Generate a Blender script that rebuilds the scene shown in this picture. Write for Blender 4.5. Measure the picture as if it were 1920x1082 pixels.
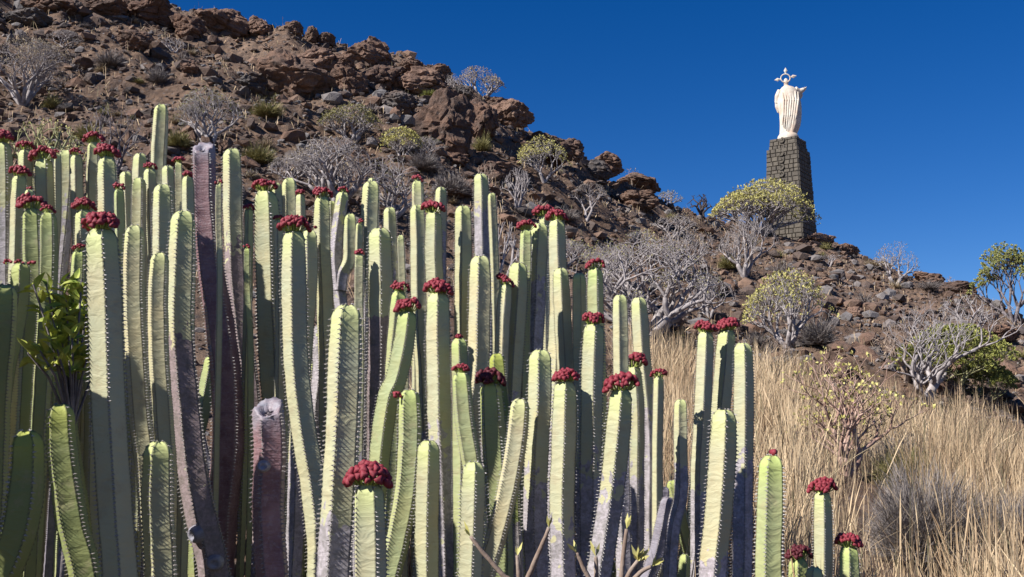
import bpy, math, random
import numpy as np
from mathutils import Vector, Matrix, noise as mn

R = math.radians
random.seed(7)
scene = bpy.context.scene
col = scene.collection
for o in list(bpy.data.objects):
    bpy.data.objects.remove(o)

# ------------------------------------------------------------------ camera
F = 2059.0                    # focal length in photo pixels (photo is 1920 x 1082)
PITCH = R(8.0)
CAMZ = 1.6
cam_d = bpy.data.cameras.new('camera')
cam = bpy.data.objects.new('camera', cam_d)
col.objects.link(cam)
cam.location = (0, 0, CAMZ)
cam.rotation_euler = (R(90) + PITCH, 0, 0)
cam_d.sensor_width = 36
cam_d.lens = 36 * F / 1920
cam_d.clip_start = 0.05
cam_d.clip_end = 4000
scene.camera = cam

# ------------------------------------------------------------------ sky, sun, exposure
SUN = Vector((-0.68, -0.40, 0.66)).normalized()      # towards the sun
world = bpy.data.worlds.new('World')
scene.world = world
world.use_nodes = True
wn = world.node_tree.nodes
wl = world.node_tree.links
sky = wn.new('ShaderNodeTexSky')
sky.sky_type = 'NISHITA'
sky.sun_disc = False
sky.sun_elevation = math.asin(SUN.z)
sky.sun_rotation = math.atan2(SUN.x, SUN.y)
sky.altitude = 900
sky.air_density = 0.8
sky.dust_density = 0.0
sky.ozone_density = 3.0
hs = wn.new('ShaderNodeHueSaturation')
hs.inputs['Saturation'].default_value = 1.38
hs.inputs['Hue'].default_value = 0.513
wl.new(sky.outputs[0], hs.inputs['Color'])
wl.new(hs.outputs[0], wn['Background'].inputs[0])
wn['Background'].inputs[1].default_value = 0.063
sun_d = bpy.data.lights.new('sun', 'SUN')
sun_d.energy = 5.0
sun_d.angle = R(0.53)
sun_d.color = (1.0, 0.965, 0.91)
sun = bpy.data.objects.new('sun', sun_d)
sun.rotation_euler = (-SUN).to_track_quat('-Z', 'Y').to_euler()
sun.location = (-20, -10, 40)
col.objects.link(sun)
scene.view_settings.view_transform = 'Standard'
scene.view_settings.look = 'None'
scene.view_settings.exposure = 0.72
scene.view_settings.gamma = 1.0
scene.view_settings.use_curve_mapping = False

# ------------------------------------------------------------------ helpers
cp, sp = math.cos(PITCH), math.sin(PITCH)
def ray(px, py):
    cx = (px - 960) / F; cy = (541 - py) / F
    return cx, cp - sp * cy, sp + cp * cy
def at(px, py, Y):
    x, y, z = ray(px, py)
    k = Y / y
    return Vector((x * k, Y, CAMZ + z * k))
def sstep(a, b, x):
    t = min(1, max(0, (x - a) / (b - a)))
    return t * t * (3 - 2 * t)

def tag(o, label=None, cat=None, group=None, kind=None):
    if label: o['label'] = label
    if cat: o['category'] = cat
    if group: o['group'] = group
    if kind: o['kind'] = kind
    return o
def empty(name, loc, rz=0):
    o = bpy.data.objects.new(name, None)
    o.empty_display_size = 0.1
    o.location = loc
    o.rotation_euler = (0, 0, rz)
    col.objects.link(o)
    return o
def link(name, me, mat=None, parent=None, loc=None, smooth=True):
    if mat is not None and not me.materials: me.materials.append(mat)
    me.polygons.foreach_set('use_smooth', [bool(smooth)] * len(me.polygons))
    o = bpy.data.objects.new(name, me)
    col.objects.link(o)
    if parent: o.parent = parent
    if loc is not None: o.location = loc
    return o
def mesh(name, v, f, attr=None):
    me = bpy.data.meshes.new(name)
    me.from_pydata([tuple(p) for p in v], [], f)
    if attr is not None:
        a = me.color_attributes.new('mask', 'FLOAT_COLOR', 'POINT')
        a.data.foreach_set('color', np.asarray(attr, dtype=np.float32).ravel())
    me.update()
    return me
def mesh_np(name, v, f, attr=None):
    """v (n,3), f (m,k) arrays, k = 3 or 4"""
    me = bpy.data.meshes.new(name)
    n, k = f.shape
    me.vertices.add(len(v)); me.vertices.foreach_set('co', v.astype(np.float32).ravel())
    me.loops.add(n * k); me.loops.foreach_set('vertex_index', f.astype(np.int32).ravel())
    me.polygons.add(n); me.polygons.foreach_set('loop_start', np.arange(0, n * k, k, dtype=np.int32))
    me.polygons.foreach_set('loop_total', np.full(n, k, dtype=np.int32))
    if attr is not None:
        a = me.color_attributes.new('mask', 'FLOAT_COLOR', 'POINT')
        a.data.foreach_set('color', attr.astype(np.float32).ravel())
    me.update(calc_edges=True)
    me.validate()
    return me

class NT:
    def __init__(s, name, rough=0.8, spec=0.3):
        s.m = bpy.data.materials.new(name); s.m.use_nodes = True
        s.n = s.m.node_tree.nodes; s.l = s.m.node_tree.links
        s.b = s.n['Principled BSDF']
        s.b.inputs['Roughness'].default_value = rough
        s.b.inputs['Specular IOR Level'].default_value = spec
    def coord(s, kind='Object', scale=(1, 1, 1)):
        t = s.n.new('ShaderNodeTexCoord'); m = s.n.new('ShaderNodeMapping')
        m.inputs['Scale'].default_value = scale
        s.l.new(t.outputs[kind], m.inputs[0]); return m.outputs[0]
    def world(s, scale=(1, 1, 1)):
        t = s.n.new('ShaderNodeNewGeometry'); m = s.n.new('ShaderNodeMapping')
        m.inputs['Scale'].default_value = scale
        s.l.new(t.outputs['Position'], m.inputs[0]); return m.outputs[0]
    def noise(s, vec, scale, detail=4, rough=0.6, dist=0.0):
        t = s.n.new('ShaderNodeTexNoise')
        t.inputs['Scale'].default_value = scale; t.inputs['Detail'].default_value = detail
        t.inputs['Roughness'].default_value = rough; t.inputs['Distortion'].default_value = dist
        if vec: s.l.new(vec, t.inputs['Vector'])
        return t.outputs['Fac']
    def voro(s, vec, scale, feature='F1', out='Distance'):
        t = s.n.new('ShaderNodeTexVoronoi'); t.feature = feature
        t.inputs['Scale'].default_value = scale
        if vec: s.l.new(vec, t.inputs['Vector'])
        return t.outputs[out]
    def ramp(s, fac, stops):
        r = s.n.new('ShaderNodeValToRGB'); e = r.color_ramp.elements
        while len(e) < len(stops): e.new(0.5)
        for i, (p, c) in enumerate(stops):
            e[i].position = p
            e[i].color = (c, c, c, 1) if isinstance(c, (int, float)) else (*c, 1)
        s.l.new(fac, r.inputs[0]); return r.outputs[0]
    def mix(s, fac, a, b, mode='MIX'):
        m = s.n.new('ShaderNodeMix'); m.data_type = 'RGBA'; m.blend_type = mode
        for sock, v in ((m.inputs['Factor'], fac), (m.inputs['A'], a), (m.inputs['B'], b)):
            if isinstance(v, (int, float)): sock.default_value = v
            elif isinstance(v, tuple): sock.default_value = (*v, 1)
            else: s.l.new(v, sock)
        return m.outputs['Result']
    def math(s, op, a, b=0.0, c=None, clamp=False):
        m = s.n.new('ShaderNodeMath'); m.operation = op; m.use_clamp = clamp
        vs = [a, b] + ([c] if c is not None else [])
        for i, v in enumerate(vs):
            if isinstance(v, (int, float)): m.inputs[i].default_value = v
            else: s.l.new(v, m.inputs[i])
        return m.outputs[0]
    def attr(s):
        a = s.n.new('ShaderNodeAttribute'); a.attribute_name = 'mask'
        sep = s.n.new('ShaderNodeSeparateColor'); s.l.new(a.outputs['Color'], sep.inputs[0])
        return sep.outputs[0], sep.outputs[1], sep.outputs[2]
    def rand(s):
        return s.n.new('ShaderNodeObjectInfo').outputs['Random']
    def color(s, c):
        if isinstance(c, tuple): s.b.inputs['Base Color'].default_value = (*c, 1)
        else: s.l.new(c, s.b.inputs['Base Color'])
    def bump(s, h, strength=0.5, dist=0.02):
        b = s.n.new('ShaderNodeBump'); b.inputs['Strength'].default_value = strength
        b.inputs['Distance'].default_value = dist
        s.l.new(h, b.inputs['Height']); s.l.new(b.outputs[0], s.b.inputs['Normal'])
        return s

# ------------------------------------------------------------------ materials
def stem_material(name, green, tipc, agedc, patch, cut0=0.5):
    t = NT(name, 0.62, 0.25)
    rib, aged, tip = t.attr()
    v = t.coord('Object')
    n1 = t.noise(v, 7, 3)
    g = t.mix(t.ramp(n1, [(0.35, 0.0), (0.7, 1.0)]), green, tuple(c * k for c, k in zip(green, (1.12, 0.98, 0.86))))
    g = t.mix(t.ramp(t.noise(v, 11, 5, 0.7), [(0.54, 0.0), (0.68, 0.55)]), g, (0.36, 0.29, 0.18))
    # weathered ochre blotches and fine specks
    sp_ = t.voro(v, 46)
    g = t.mix(t.math('MULTIPLY', t.ramp(sp_, [(0.0, 1.0), (0.16, 0.0)]), t.ramp(t.noise(v, 5, 2), [(0.52, 0.0), (0.6, 0.7)])), g, (0.10, 0.07, 0.06))
    g = t.mix(tip, g, tipc)
    a = t.mix(t.ramp(t.noise(v, 60, 5, 0.75), [(0.36, 0.0), (0.64, 1.0)]), agedc, tuple(min(1, c * 1.9) for c in agedc))
    a = t.mix(t.ramp(t.noise(v, 14, 4, 0.6, 0.6), [(0.5, 0.0), (0.62, 0.55)]), a, tuple(c * 0.55 for c in agedc))
    pv = t.coord('Object', (1, 1, 0.75))
    pn = t.noise(pv, 22, 2, 0.4, 0.3)
    gate = t.math('MULTIPLY_ADD', aged, 6.0, 0.30, True)
    m = t.math('MULTIPLY_ADD', t.math('MULTIPLY', t.math('SUBTRACT', pn, 0.5), gate), patch, aged)
    m = t.ramp(m, [(0.42, 0.0), (0.5, 1.0)])
    c = t.mix(m, g, a)
    c = t.mix(rib, c, (0.05, 0.046, 0.052))
    c = t.mix(0.14, c, t.mix(t.rand(), (0.30, 0.33, 0.12), (0.5, 0.5, 0.33)))
    t.color(c)
    wv = t.coord('Object', (8, 8, 19))
    h = t.noise(wv, 1.5, 3, 0.45, 1.2)
    h2 = t.noise(v, 90, 3)
    t.bump(t.math('ADD', t.math('MULTIPLY', h, 1.0), t.math('MULTIPLY', h2, 0.10)), 0.42, 0.013)
    return t.m
GREEN = (0.415, 0.415, 0.275)
M_stem = stem_material('cactus_skin', GREEN, (0.50, 0.53, 0.22), (0.235, 0.205, 0.235), 3.0)
M_shaded = stem_material('shaded_cactus_skin', (0.26, 0.30, 0.13), (0.36, 0.40, 0.12), (0.20, 0.17, 0.19), 3.0)  # darker copy of the skin for shaded stems, shade put into the colour
M_bright = stem_material('young_cactus_skin', (0.33, 0.37, 0.19), (0.42, 0.49, 0.16), (0.26, 0.23, 0.25), 3.0)
M_yellow = stem_material('sallow_cactus_skin', (0.45, 0.425, 0.28), (0.52, 0.53, 0.24), (0.33, 0.28, 0.32), 3.0)

def purple_material(name, base, hi):
    t = NT(name, 0.5, 0.4)
    rib, aged, tip = t.attr()
    v = t.coord('Object')
    c = t.mix(t.ramp(t.noise(v, 9, 4), [(0.35, 0.0), (0.68, 1.0)]), base, hi)
    c = t.mix(t.ramp(t.noise(v, 55, 5, 0.7), [(0.5, 0.0), (0.72, 0.6)]), c, (0.30, 0.25, 0.27))
    c = t.mix(t.math('MULTIPLY', aged, t.ramp(t.noise(v, 20, 5, 0.7), [(0.3, 0.25), (0.7, 1.0)])), c, (0.26, 0.26, 0.30))
    c = t.mix(t.math('MULTIPLY', rib, 0.7), c, (0.24, 0.21, 0.20))
    t.color(c)
    h = t.noise(t.coord('Object', (6, 6, 34)), 1.6, 4, 0.6, 0.8)
    t.bump(t.math('ADD', h, t.math('MULTIPLY', t.noise(v, 80, 3), 0.3)), 0.75, 0.010)
    return t.m
M_barkstem = stem_material('bark_footed_cactus_skin', GREEN, (0.50, 0.53, 0.22), (0.150, 0.105, 0.125), 2.0)
M_purple = purple_material('purple_bark', (0.165, 0.082, 0.088), (0.27, 0.160, 0.165))
M_greybark = purple_material('grey_bark', (0.14, 0.125, 0.15), (0.27, 0.25, 0.29))

t = NT('spine', 0.55, 0.4)
t.color(t.mix(t.rand(), (0.22, 0.19, 0.18), (0.42, 0.39, 0.37))); M_spine = t.m
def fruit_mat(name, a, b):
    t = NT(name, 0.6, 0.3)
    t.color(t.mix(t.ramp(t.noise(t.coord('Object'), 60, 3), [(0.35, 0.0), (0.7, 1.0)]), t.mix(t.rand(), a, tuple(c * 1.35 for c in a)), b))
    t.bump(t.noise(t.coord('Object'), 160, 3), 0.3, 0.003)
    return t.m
M_fruit = fruit_mat('crimson_fruit', (0.165, 0.016, 0.028), (0.26, 0.04, 0.05))
M_fruitshade = fruit_mat('shaded_fruit', (0.06, 0.008, 0.014), (0.10, 0.014, 0.02))  # near-black copy of the fruit, shade of the dim heads painted in
t = NT('fruit_stalk', 0.6); t.color((0.36, 0.42, 0.10)); M_stalk = t.m

# earth and rock
t = NT('hillside_earth', 0.95, 0.15)
v = t.world()
c = t.mix(t.ramp(t.noise(v, 0.35, 5, 0.62), [(0.38, 0.0), (0.62, 1.0)]), (0.145, 0.092, 0.064), (0.230, 0.155, 0.110))
c = t.mix(t.ramp(t.noise(v, 2.2, 6, 0.7), [(0.46, 0.0), (0.64, 0.8)]), c, (0.080, 0.060, 0.052))
c = t.mix(t.ramp(t.noise(v, 6.5, 5, 0.7), [(0.55, 0.0), (0.68, 0.8)]), c, (0.25, 0.165, 0.115))
c = t.mix(t.ramp(t.voro(v, 5.5), [(0.08, 0.55), (0.35, 0.0)]), c, (0.17, 0.155, 0.15))
t.color(c)
h = t.math('ADD', t.math('MULTIPLY', t.voro(v, 4.5, 'SMOOTH_F1'), 0.9), t.math('ADD', t.noise(v, 3, 8, 0.75), t.math('MULTIPLY', t.noise(v, 22, 5, 0.7), 0.3)))
t.bump(h, 1.0, 0.16)
M_earth = t.m
def rock_material(name, a, b, c3):
    t = NT(name, 0.9, 0.25)
    v = t.world()
    r = t.rand()
    base = t.mix(t.ramp(r, [(0.0, 0.0), (1.0, 1.0)]), a, b)
    c = t.mix(t.ramp(t.noise(v, 1.4, 5, 0.65), [(0.4, 0.0), (0.62, 0.85)]), base, c3)
    c = t.mix(t.ramp(t.noise(v, 9, 6, 0.75), [(0.5, 0.0), (0.7, 0.7)]), c, (0.045, 0.036, 0.034))
    c = t.mix(t.ramp(t.noise(v, 4, 6, 0.7), [(0.6, 0.0), (0.7, 0.5)]), c, (0.26, 0.23, 0.20))
    t.color(c)
    t.bump(t.math('ADD', t.noise(v, 5, 9, 0.78), t.math('MULTIPLY', t.voro(v, 7), 0.25)), 0.9, 0.12)
    return t.m
M_rock = rock_material('volcanic_rock', (0.145, 0.082, 0.056), (0.225, 0.135, 0.093), (0.088, 0.064, 0.054))
M_redrock = rock_material('red_brown_rock', (0.205, 0.122, 0.085), (0.260, 0.163, 0.118), (0.135, 0.082, 0.060))
M_greyrock = rock_material('grey_rock', (0.095, 0.084, 0.080), (0.165, 0.145, 0.135), (0.13, 0.09, 0.07))
t = NT('rubble', 0.9, 0.2)
a_, b_, c_ = t.attr()
c = t.mix(a_, (0.070, 0.060, 0.058), (0.205, 0.130, 0.092))
c = t.mix(t.math('MULTIPLY', b_, 0.7), c, (0.20, 0.19, 0.19))
c = t.mix(t.ramp(t.noise(t.world(), 8, 5), [(0.5, 0.0), (0.7, 0.5)]), c, (0.05, 0.04, 0.038))
t.color(c); t.bump(t.noise(t.world(), 9, 6, 0.7), 0.8, 0.06); M_rubble = t.m

def wood(name, a, b, rough=0.8):
    t = NT(name, rough, 0.25)
    c = t.mix(t.ramp(t.noise(t.world(), 9, 4, 0.6), [(0.38, 0.0), (0.62, 1.0)]), a, b)
    t.color(c); t.bump(t.noise(t.world(), 40, 4), 0.4, 0.01)
    return t.m
M_twig = wood('grey_twig', (0.19, 0.165, 0.165), (0.38, 0.34, 0.33))
M_twigdark = wood('dark_twig', (0.10, 0.085, 0.09), (0.21, 0.18, 0.185))
M_twigbrown = wood('brown_twig', (0.20, 0.14, 0.105), (0.32, 0.25, 0.20))
M_twigred = wood('reddish_twig', (0.28, 0.17, 0.13), (0.44, 0.31, 0.25))
M_twiggreen = wood('olive_twig', (0.22, 0.22, 0.10), (0.34, 0.32, 0.17))
M_black = wood('charred_wood', (0.035, 0.028, 0.028), (0.08, 0.062, 0.058))
def leaf(name, a, b, tr=0.0):
    t = NT(name, 0.6, 0.25)
    c = t.mix(t.ramp(t.noise(t.world(), 14, 2), [(0.38, 0.0), (0.62, 1.0)]), a, b)
    t.color(c)
    return t.m
M_leafyellow = leaf('yellow_leaf', (0.36, 0.33, 0.10), (0.50, 0.45, 0.17))
M_leafolive = leaf('olive_leaf', (0.17, 0.16, 0.06), (0.30, 0.26, 0.11))
M_leaftan = leaf('withered_leaf', (0.25, 0.19, 0.12), (0.36, 0.29, 0.19))
M_leafgreen = leaf('broom_green', (0.18, 0.20, 0.055), (0.33, 0.32, 0.085))
M_treeleaf = leaf('tree_green', (0.20, 0.23, 0.075), (0.38, 0.36, 0.12))
M_broad = leaf('broad_leaf', (0.20, 0.26, 0.045), (0.40, 0.42, 0.09))
M_greyscrub = leaf('grey_scrub', (0.15, 0.13, 0.125), (0.27, 0.235, 0.215))
t = NT('dry_straw', 0.7, 0.25)
a_, b_, c_ = t.attr()
c = t.mix(t.ramp(a_, [(0.0, 0.0), (1.0, 1.0)]), (0.34, 0.22, 0.125), (0.72, 0.55, 0.345))
c = t.mix(t.math('MULTIPLY', b_, 0.8), c, (0.10, 0.105, 0.055))
t.color(c); M_straw = t.m
# monument
t = NT('white_stone', 0.7, 0.3)
v = t.world()
c = t.mix(t.ramp(t.noise(v, 1.5, 5), [(0.4, 0.0), (0.65, 0.8)]), (0.64, 0.59, 0.50), (0.54, 0.40, 0.30))
c = t.mix(t.ramp(t.noise(t.world((3, 3, 0.5)), 2.2, 5, 0.7), [(0.5, 0.0), (0.68, 0.55)]), c, (0.34, 0.26, 0.21))
t.color(c); t.bump(t.noise(v, 12, 5), 0.3, 0.03); M_white = t.m
t = NT('basalt_block', 0.9, 0.2)
v = t.world()
c = t.mix(t.rand(), (0.105, 0.090, 0.074), (0.145, 0.125, 0.100))
c = t.mix(t.ramp(t.noise(v, 7, 6, 0.7), [(0.45, 0.0), (0.68, 0.7)]), c, (0.06, 0.055, 0.05))
t.color(c); t.bump(t.noise(v, 8, 6, 0.7), 0.8, 0.06); M_block = t.m
t = NT('mortar', 0.95, 0.1); t.color((0.095, 0.082, 0.068)); M_mortar = t.m

# ------------------------------------------------------------------ terrain
# skyline of the hill: photo pixel, distance of the crest
RIDGE = [(-500, -120, 44), (0, -60, 44), (200, -25, 44), (300, 10, 44), (400, 34, 44), (540, 62, 44), (650, 98, 45), (740, 120, 45), (850, 172, 46),
         (940, 212, 47), (1000, 242, 48), (1080, 290, 50), (1150, 330, 52), (1250, 378, 56), (1330, 408, 61), (1440, 430, 68), (1540, 444, 70),
         (1620, 482, 68), (1700, 508, 66), (1830, 552, 63), (1920, 606, 61), (2100, 655, 58), (2600, 700, 56)]
RU, RT, RY = [], [], []
for x, y, Yr in RIDGE:
    a, b, c = ray(x, y)
    RU.append(a / b); RT.append(c / b); RY.append(Yr)
RU, RT, RY = map(np.array, (RU, RT, RY))
def height_base(X, Y):
    u = np.clip(X / np.maximum(Y, 1e-3), RU[0], RU[-1])
    t_ = np.interp(u, RU, RT); yr = np.interp(u, RU, RY)
    zr = CAMZ + t_ * yr
    s = (Y - 8) / (yr - 8)
    sc = np.clip(s, 0, 1)
    z = zr * (0.645 * sc + 0.355 * sc * sc)
    beyond = np.maximum(Y - yr, 0)
    z = z - 0.02 * np.minimum(beyond, 3) ** 2 - 0.34 * np.maximum(beyond - 2.0, 0)
    return np.maximum(z, -14)
def height_noise(x, y):
    m = sstep(9, 24, y)
    m2 = sstep(5, 12, y)
    if y < -5: return 0.0
    v = Vector((x, y, 0))
    n = 0.65 * m * mn.noise(v / 5.5) + 0.42 * m * mn.noise(v / 1.9 + Vector((7, 3, 1))) + 0.16 * m2 * mn.noise(v / 0.7) + 0.07 * m2 * mn.noise(v / 0.27)
    r_ = 1 - abs(mn.noise(v / 3.1 + Vector((20, 5, 2)))) * 2
    left = 1 - sstep(-2, 12, x)
    n += m * (0.20 + 0.45 * left) * r_ * sstep(26, 40, y)
    n += 0.035 * mn.noise(v * 3.3)
    return n - 0.25 * m
def height(x, y):
    return float(height_base(np.array(x), np.array(y))) + height_noise(x, y)
def hit(px, py, ymin=8.5, pad=0.0):
    """ground point seen at a photo pixel; on the crest where the pixel looks into the sky"""
    a, b, c = ray(px, py); a /= b; c /= b
    yr = float(np.interp(a, RU, RY))
    Y = ymin
    while Y < yr:
        if height(a * Y, Y) >= CAMZ + c * Y:
            break
        Y += 0.25
    else:
        Y = yr
    return Vector((a * Y, Y, height(a * Y, Y) - pad))

th_in = np.linspace(-33, 33, 720)
th = np.radians(np.concatenate([np.linspace(-180, -36, 40), th_in, np.linspace(36, 180, 40)[:-1]]))
rr = np.concatenate([np.array([0.3, 1.0, 2.0, 3.0]), np.geomspace(4, 14, 90)[:-1], np.geomspace(14, 76, 300)[:-1], np.geomspace(76, 1500, 26)])
TH, RRg = np.meshgrid(th, rr)
X = (np.sin(TH) * RRg).ravel(); Yv = (np.cos(TH) * RRg).ravel()
Z = height_base(X, Yv)
for i in range(len(X)):
    if Yv[i] < 90: Z[i] += height_noise(X[i], Yv[i])
nt, nr = len(th), len(rr)
idx = np.arange(nt * nr).reshape(nr, nt)
nxt = np.roll(idx, -1, axis=1)
f = np.stack([idx[:-1], nxt[:-1], nxt[1:], idx[1:]], axis=-1).reshape(-1, 4)[:, ::-1]
ground = link('ground', mesh_np('ground', np.stack([X, Yv, Z], 1), f), M_earth)
tag(ground, 'rocky brown hillside rising to a skyline of volcanic rubble', kind='structure')
# ------------------------------------------------------------------ cactus columns
def catmull(P, n):
    P = [P[0] * 2 - P[1]] + P + [P[-1] * 2 - P[-2]]
    out = []
    for i in range(1, len(P) - 2):
        a, b, c, d = P[i - 1:i + 3]
        for k in range(n):
            t = k / n
            out.append(0.5 * (2 * b + (c - a) * t + (2 * a - 5 * b + 4 * c - d) * t * t + (3 * b - a - 3 * c + d) * t ** 3))
    out.append(P[-2])
    return out

def stem_mesh(path, radii, nrib=5, phi=0.0, pys=None, tr=None, vis_z=-9, R0=0.06, cut=False, detail=1.0, seed=0, aged_all=0.0, seg=6, trw=70):
    """path: list of points from tip to base. returns (stem mesh, spine mesh)"""
    rnd = random.Random(seed)
    # arc-length resample
    pts = catmull([Vector((*p, r)) if False else p for p in path], 12)
    m = len(path) - 1
    rads = []; py_ = []
    for i in range(len(pts)):
        t = i / 12; k = min(int(t), m - 1); fr = t - k
        rads.append(radii[k] * (1 - fr) + radii[k + 1] * fr)
        py_.append(pys[k] * (1 - fr) + pys[k + 1] * fr)
    cum = [0]
    for i in range(1, len(pts)): cum.append(cum[-1] + (pts[i] - pts[i - 1]).length)
    L = cum[-1]
    sp_ = R0 * 2 / 7.6
    step = sp_ / 2 / detail if detail >= 1 else sp_ / 2
    svals = []
    s = 0.0
    # dome
    dome = 0.9 * R0
    nd = 5
    if not cut:
        for i in range(1, nd + 1):
            a = i / nd * math.pi / 2
            svals.append(dome * (1 - math.cos(a)))
    else:
        svals = [0.0]
    s = svals[-1]
    near_end = False
    while s < L:
        k = int(np.searchsorted(cum, s)) if False else 0
        s += step if py_[min(len(py_) - 1, int(np.searchsorted(cum, s)))] < 1130 else step * 5
        if s < L: svals.append(s)
    svals.append(L)
    def samp(s):
        i = max(1, min(len(cum) - 1, int(np.searchsorted(cum, s))))
        fr = (s - cum[i - 1]) / max(1e-9, cum[i] - cum[i - 1])
        p = pts[i - 1].lerp(pts[i], fr)
        return p, rads[i - 1] * (1 - fr) + rads[i] * fr, py_[i - 1] * (1 - fr) + py_[i] * fr
    V, Fc, A = [], [], []
    nv = nrib * seg
    FRC = {6: (0, 0.085, 0.30, 0.5, 0.70, 0.915), 4: (0, 0.14, 0.5, 0.86)}[seg]
    angs = [(b + q_) * 2 * math.pi / nrib for b in range(nrib) for q_ in FRC]
    spv, spf = [], []
    ph = rnd.uniform(0, 99)
    def shape(a):
        q = (a * nrib / (2 * math.pi)) % 1.0          # 0 at a rib
        d = abs(q - 0.5) * 2                          # 1 at the rib, 0 mid face
        flat = math.cos(math.pi / nrib) / math.cos((0.5 - abs(q - 0.5)) * 2 * math.pi / nrib - math.pi / nrib) if False else None
        half = math.pi / nrib
        al = (q - 0.5) * 2 * half
        r = math.cos(half) / math.cos(al)             # straight face
        r *= 1 - 0.045 * (1 - d * d)                  # slightly hollow
        return r, d
    prev_ring = None
    k_ar = 0
    for si, s in enumerate(svals):
        p, r, py = samp(s)
        p2, _, _ = samp(min(L, s + 0.02)); p1, _, _ = samp(max(0, s - 0.02))
        T = (p1 - p2).normalized()                     # up
        S = (Vector((1, 0, 0)) - T * T.x).normalized()
        N = T.cross(S)
        dm = 1.0
        if not cut and s < dome:
            dm = math.sqrt(max(0, 1 - (1 - s / dome) ** 2))
            dm = max(dm, 0.25)
        if cut and si == 0: dm = 0.93
        swell = (1 - 0.10 * (1 - sstep(0, 3.5 * R0, s)) if not cut else 1) + 0.045 * mn.noise(Vector((s * 9, ph, 0))) + 0.02 * mn.noise(Vector((s * 30, ph, 3)))
        ringstart = len(V)
        areole = (si % 2 == 0)
        twist = phi + 0.14 * mn.noise(Vector((s * 1.3, ph, 9)))
        wob = Vector((mn.noise(Vector((s * 2.4, ph, 5))), mn.noise(Vector((s * 2.4, ph, 15))), 0)) * R0 * 0.10 * min(1, s * 3)
        ag = aged_all
        if tr is not None:
            ag = max(ag, sstep(tr - trw, tr + trw, py))
        tip = 1 - sstep(0.2 * R0, 3.2 * R0, s)
        for j in range(nv):
            a = twist + angs[j]
            q, d = shape(angs[j])
            ribk = (j % seg == 0)
            rr_ = r * q * dm * swell
            # every areole pushes the face out in a shallow wave
            rr_ *= 1 + (1 - d) * 0.020 * mn.noise(Vector((s * 34, j // seg * 3.1, ph)))
            if ribk: rr_ *= (1.05 if areole else 0.972)
            off = S * math.cos(a) * rr_ - N * math.sin(a) * rr_
            pt = p + wob + off
            if not cut and s < dome and ribk: pt += T * (0.10 * R0)
            if cut and s < 1.6 * R0: pt += T * (off.y * 0.75 * (1 - s / (1.6 * R0)))
            V.append(pt)
            A.append(((1.0 if areole else 0.30) if ribk else (0.0), ag, tip * (1.0 if not ribk else 0.6), 1))
        if prev_ring is not None:
            for j in range(nv):
                j2 = (j + 1) % nv
                Fc.append((prev_ring + j, ringstart + j, ringstart + j2, prev_ring + j2))
        prev_ring = ringstart
        # spines
        if areole and py < 1110:
            for b in range(nrib):
                a = twist + 2 * math.pi * b / nrib
                rad = (S * math.cos(a) - N * math.sin(a))
                if rad.y > 0.45 or rnd.random() < 0.1: continue
                tan = T.cross(rad)
                base = V[ringstart + b * seg]
                ln = R0 * rnd.uniform(0.11, 0.25)
                w = R0 * 0.040
                for sgn in (-1, 1):
                    d_ = (rad * 0.9 + tan * sgn * 0.75 - T * rnd.uniform(-0.1, 0.5)).normalized()
                    o = len(spv)
                    e = T * w; g_ = tan * w
                    spv += [base - rad * 0.002 + e * 1.2, base - rad * 0.002 - e + g_, base - rad * 0.002 - e - g_, base + d_ * ln]
                    spf += [(o, o + 1, o + 3), (o + 1, o + 2, o + 3), (o + 2, o, o + 3)]
    # caps
    o = len(V)
    p, r, _ = samp(0)
    if cut:
        # sawn, hollowed top
        p2, _, _ = samp(0.03); T = (p - p2).normalized()
        S = (Vector((1, 0, 0)) - T * T.x).normalized(); N = T.cross(S)
        last = 0
        for q_, dz in ((0.80, 0.10), (0.55, -0.02), (0.40, -0.28), (0.2, -0.32)):
            st = len(V)
            for j in range(nv):
                a = phi + angs[j]
                k = q_ * r * (1 + 0.14 * mn.noise(Vector((math.cos(a) * 2, math.sin(a) * 2, q_ * 5 + ph))))
                V.append(p + S * math.cos(a) * k - N * math.sin(a) * k + T * (-math.sin(a) * N.y * k * 0.75 + dz * r + 0.22 * r * mn.noise(Vector((math.cos(a) * 2.5, math.sin(a) * 2.5, ph + q_ * 3)))))
                A.append((0, 1, 0, 1))
            for j in range(nv):
                j2 = (j + 1) % nv
                Fc.append((st + j, last + j, last + j2, st + j2))
            last = st
        Fc.append(tuple(reversed(range(last, last + nv))))
    else:
        V.append(p - (pts[0] - pts[1]).normalized() * 0.12 * R0); A.append((0.35, aged_all, 1, 1))
        for j in range(nv): Fc.append((o, j, (j + 1) % nv))
    return (V, Fc, A), (spv, spf)

# fruit: three-lobed capsule, shared by every head
def fruit_mesh(seed):
    rnd = random.Random(seed)
    V, Fc = [], []
    nr_, ns = 5, 9
    V.append(Vector((0, 0, 0.86)))
    for i in range(1, nr_):
        th_ = math.pi * i / nr_
        for j in range(ns):
            a = 2 * math.pi * j / ns
            lobe = 1 + 0.30 * math.cos(3 * a)
            r = math.sin(th_) ** 0.8 * lobe * rnd.uniform(0.93, 1.07)
            V.append(Vector((math.cos(a) * r, math.sin(a) * r, math.cos(th_) * 0.88 + 0.10 * math.cos(3 * a) * math.sin(th_))))
    V.append(Vector((0, 0, -0.85)))
    for j in range(ns): Fc.append((0, 1 + j, 1 + (j + 1) % ns))
    for i in range(nr_ - 2):
        for j in range(ns):
            a = 1 + i * ns; b = a + ns
            Fc.append((a + j, b + j, b + (j + 1) % ns, a + (j + 1) % ns))
    e = len(V) - 1; a = 1 + (nr_ - 2) * ns
    for j in range(ns): Fc.append((a + j, e, a + (j + 1) % ns))
    return V, Fc
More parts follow.
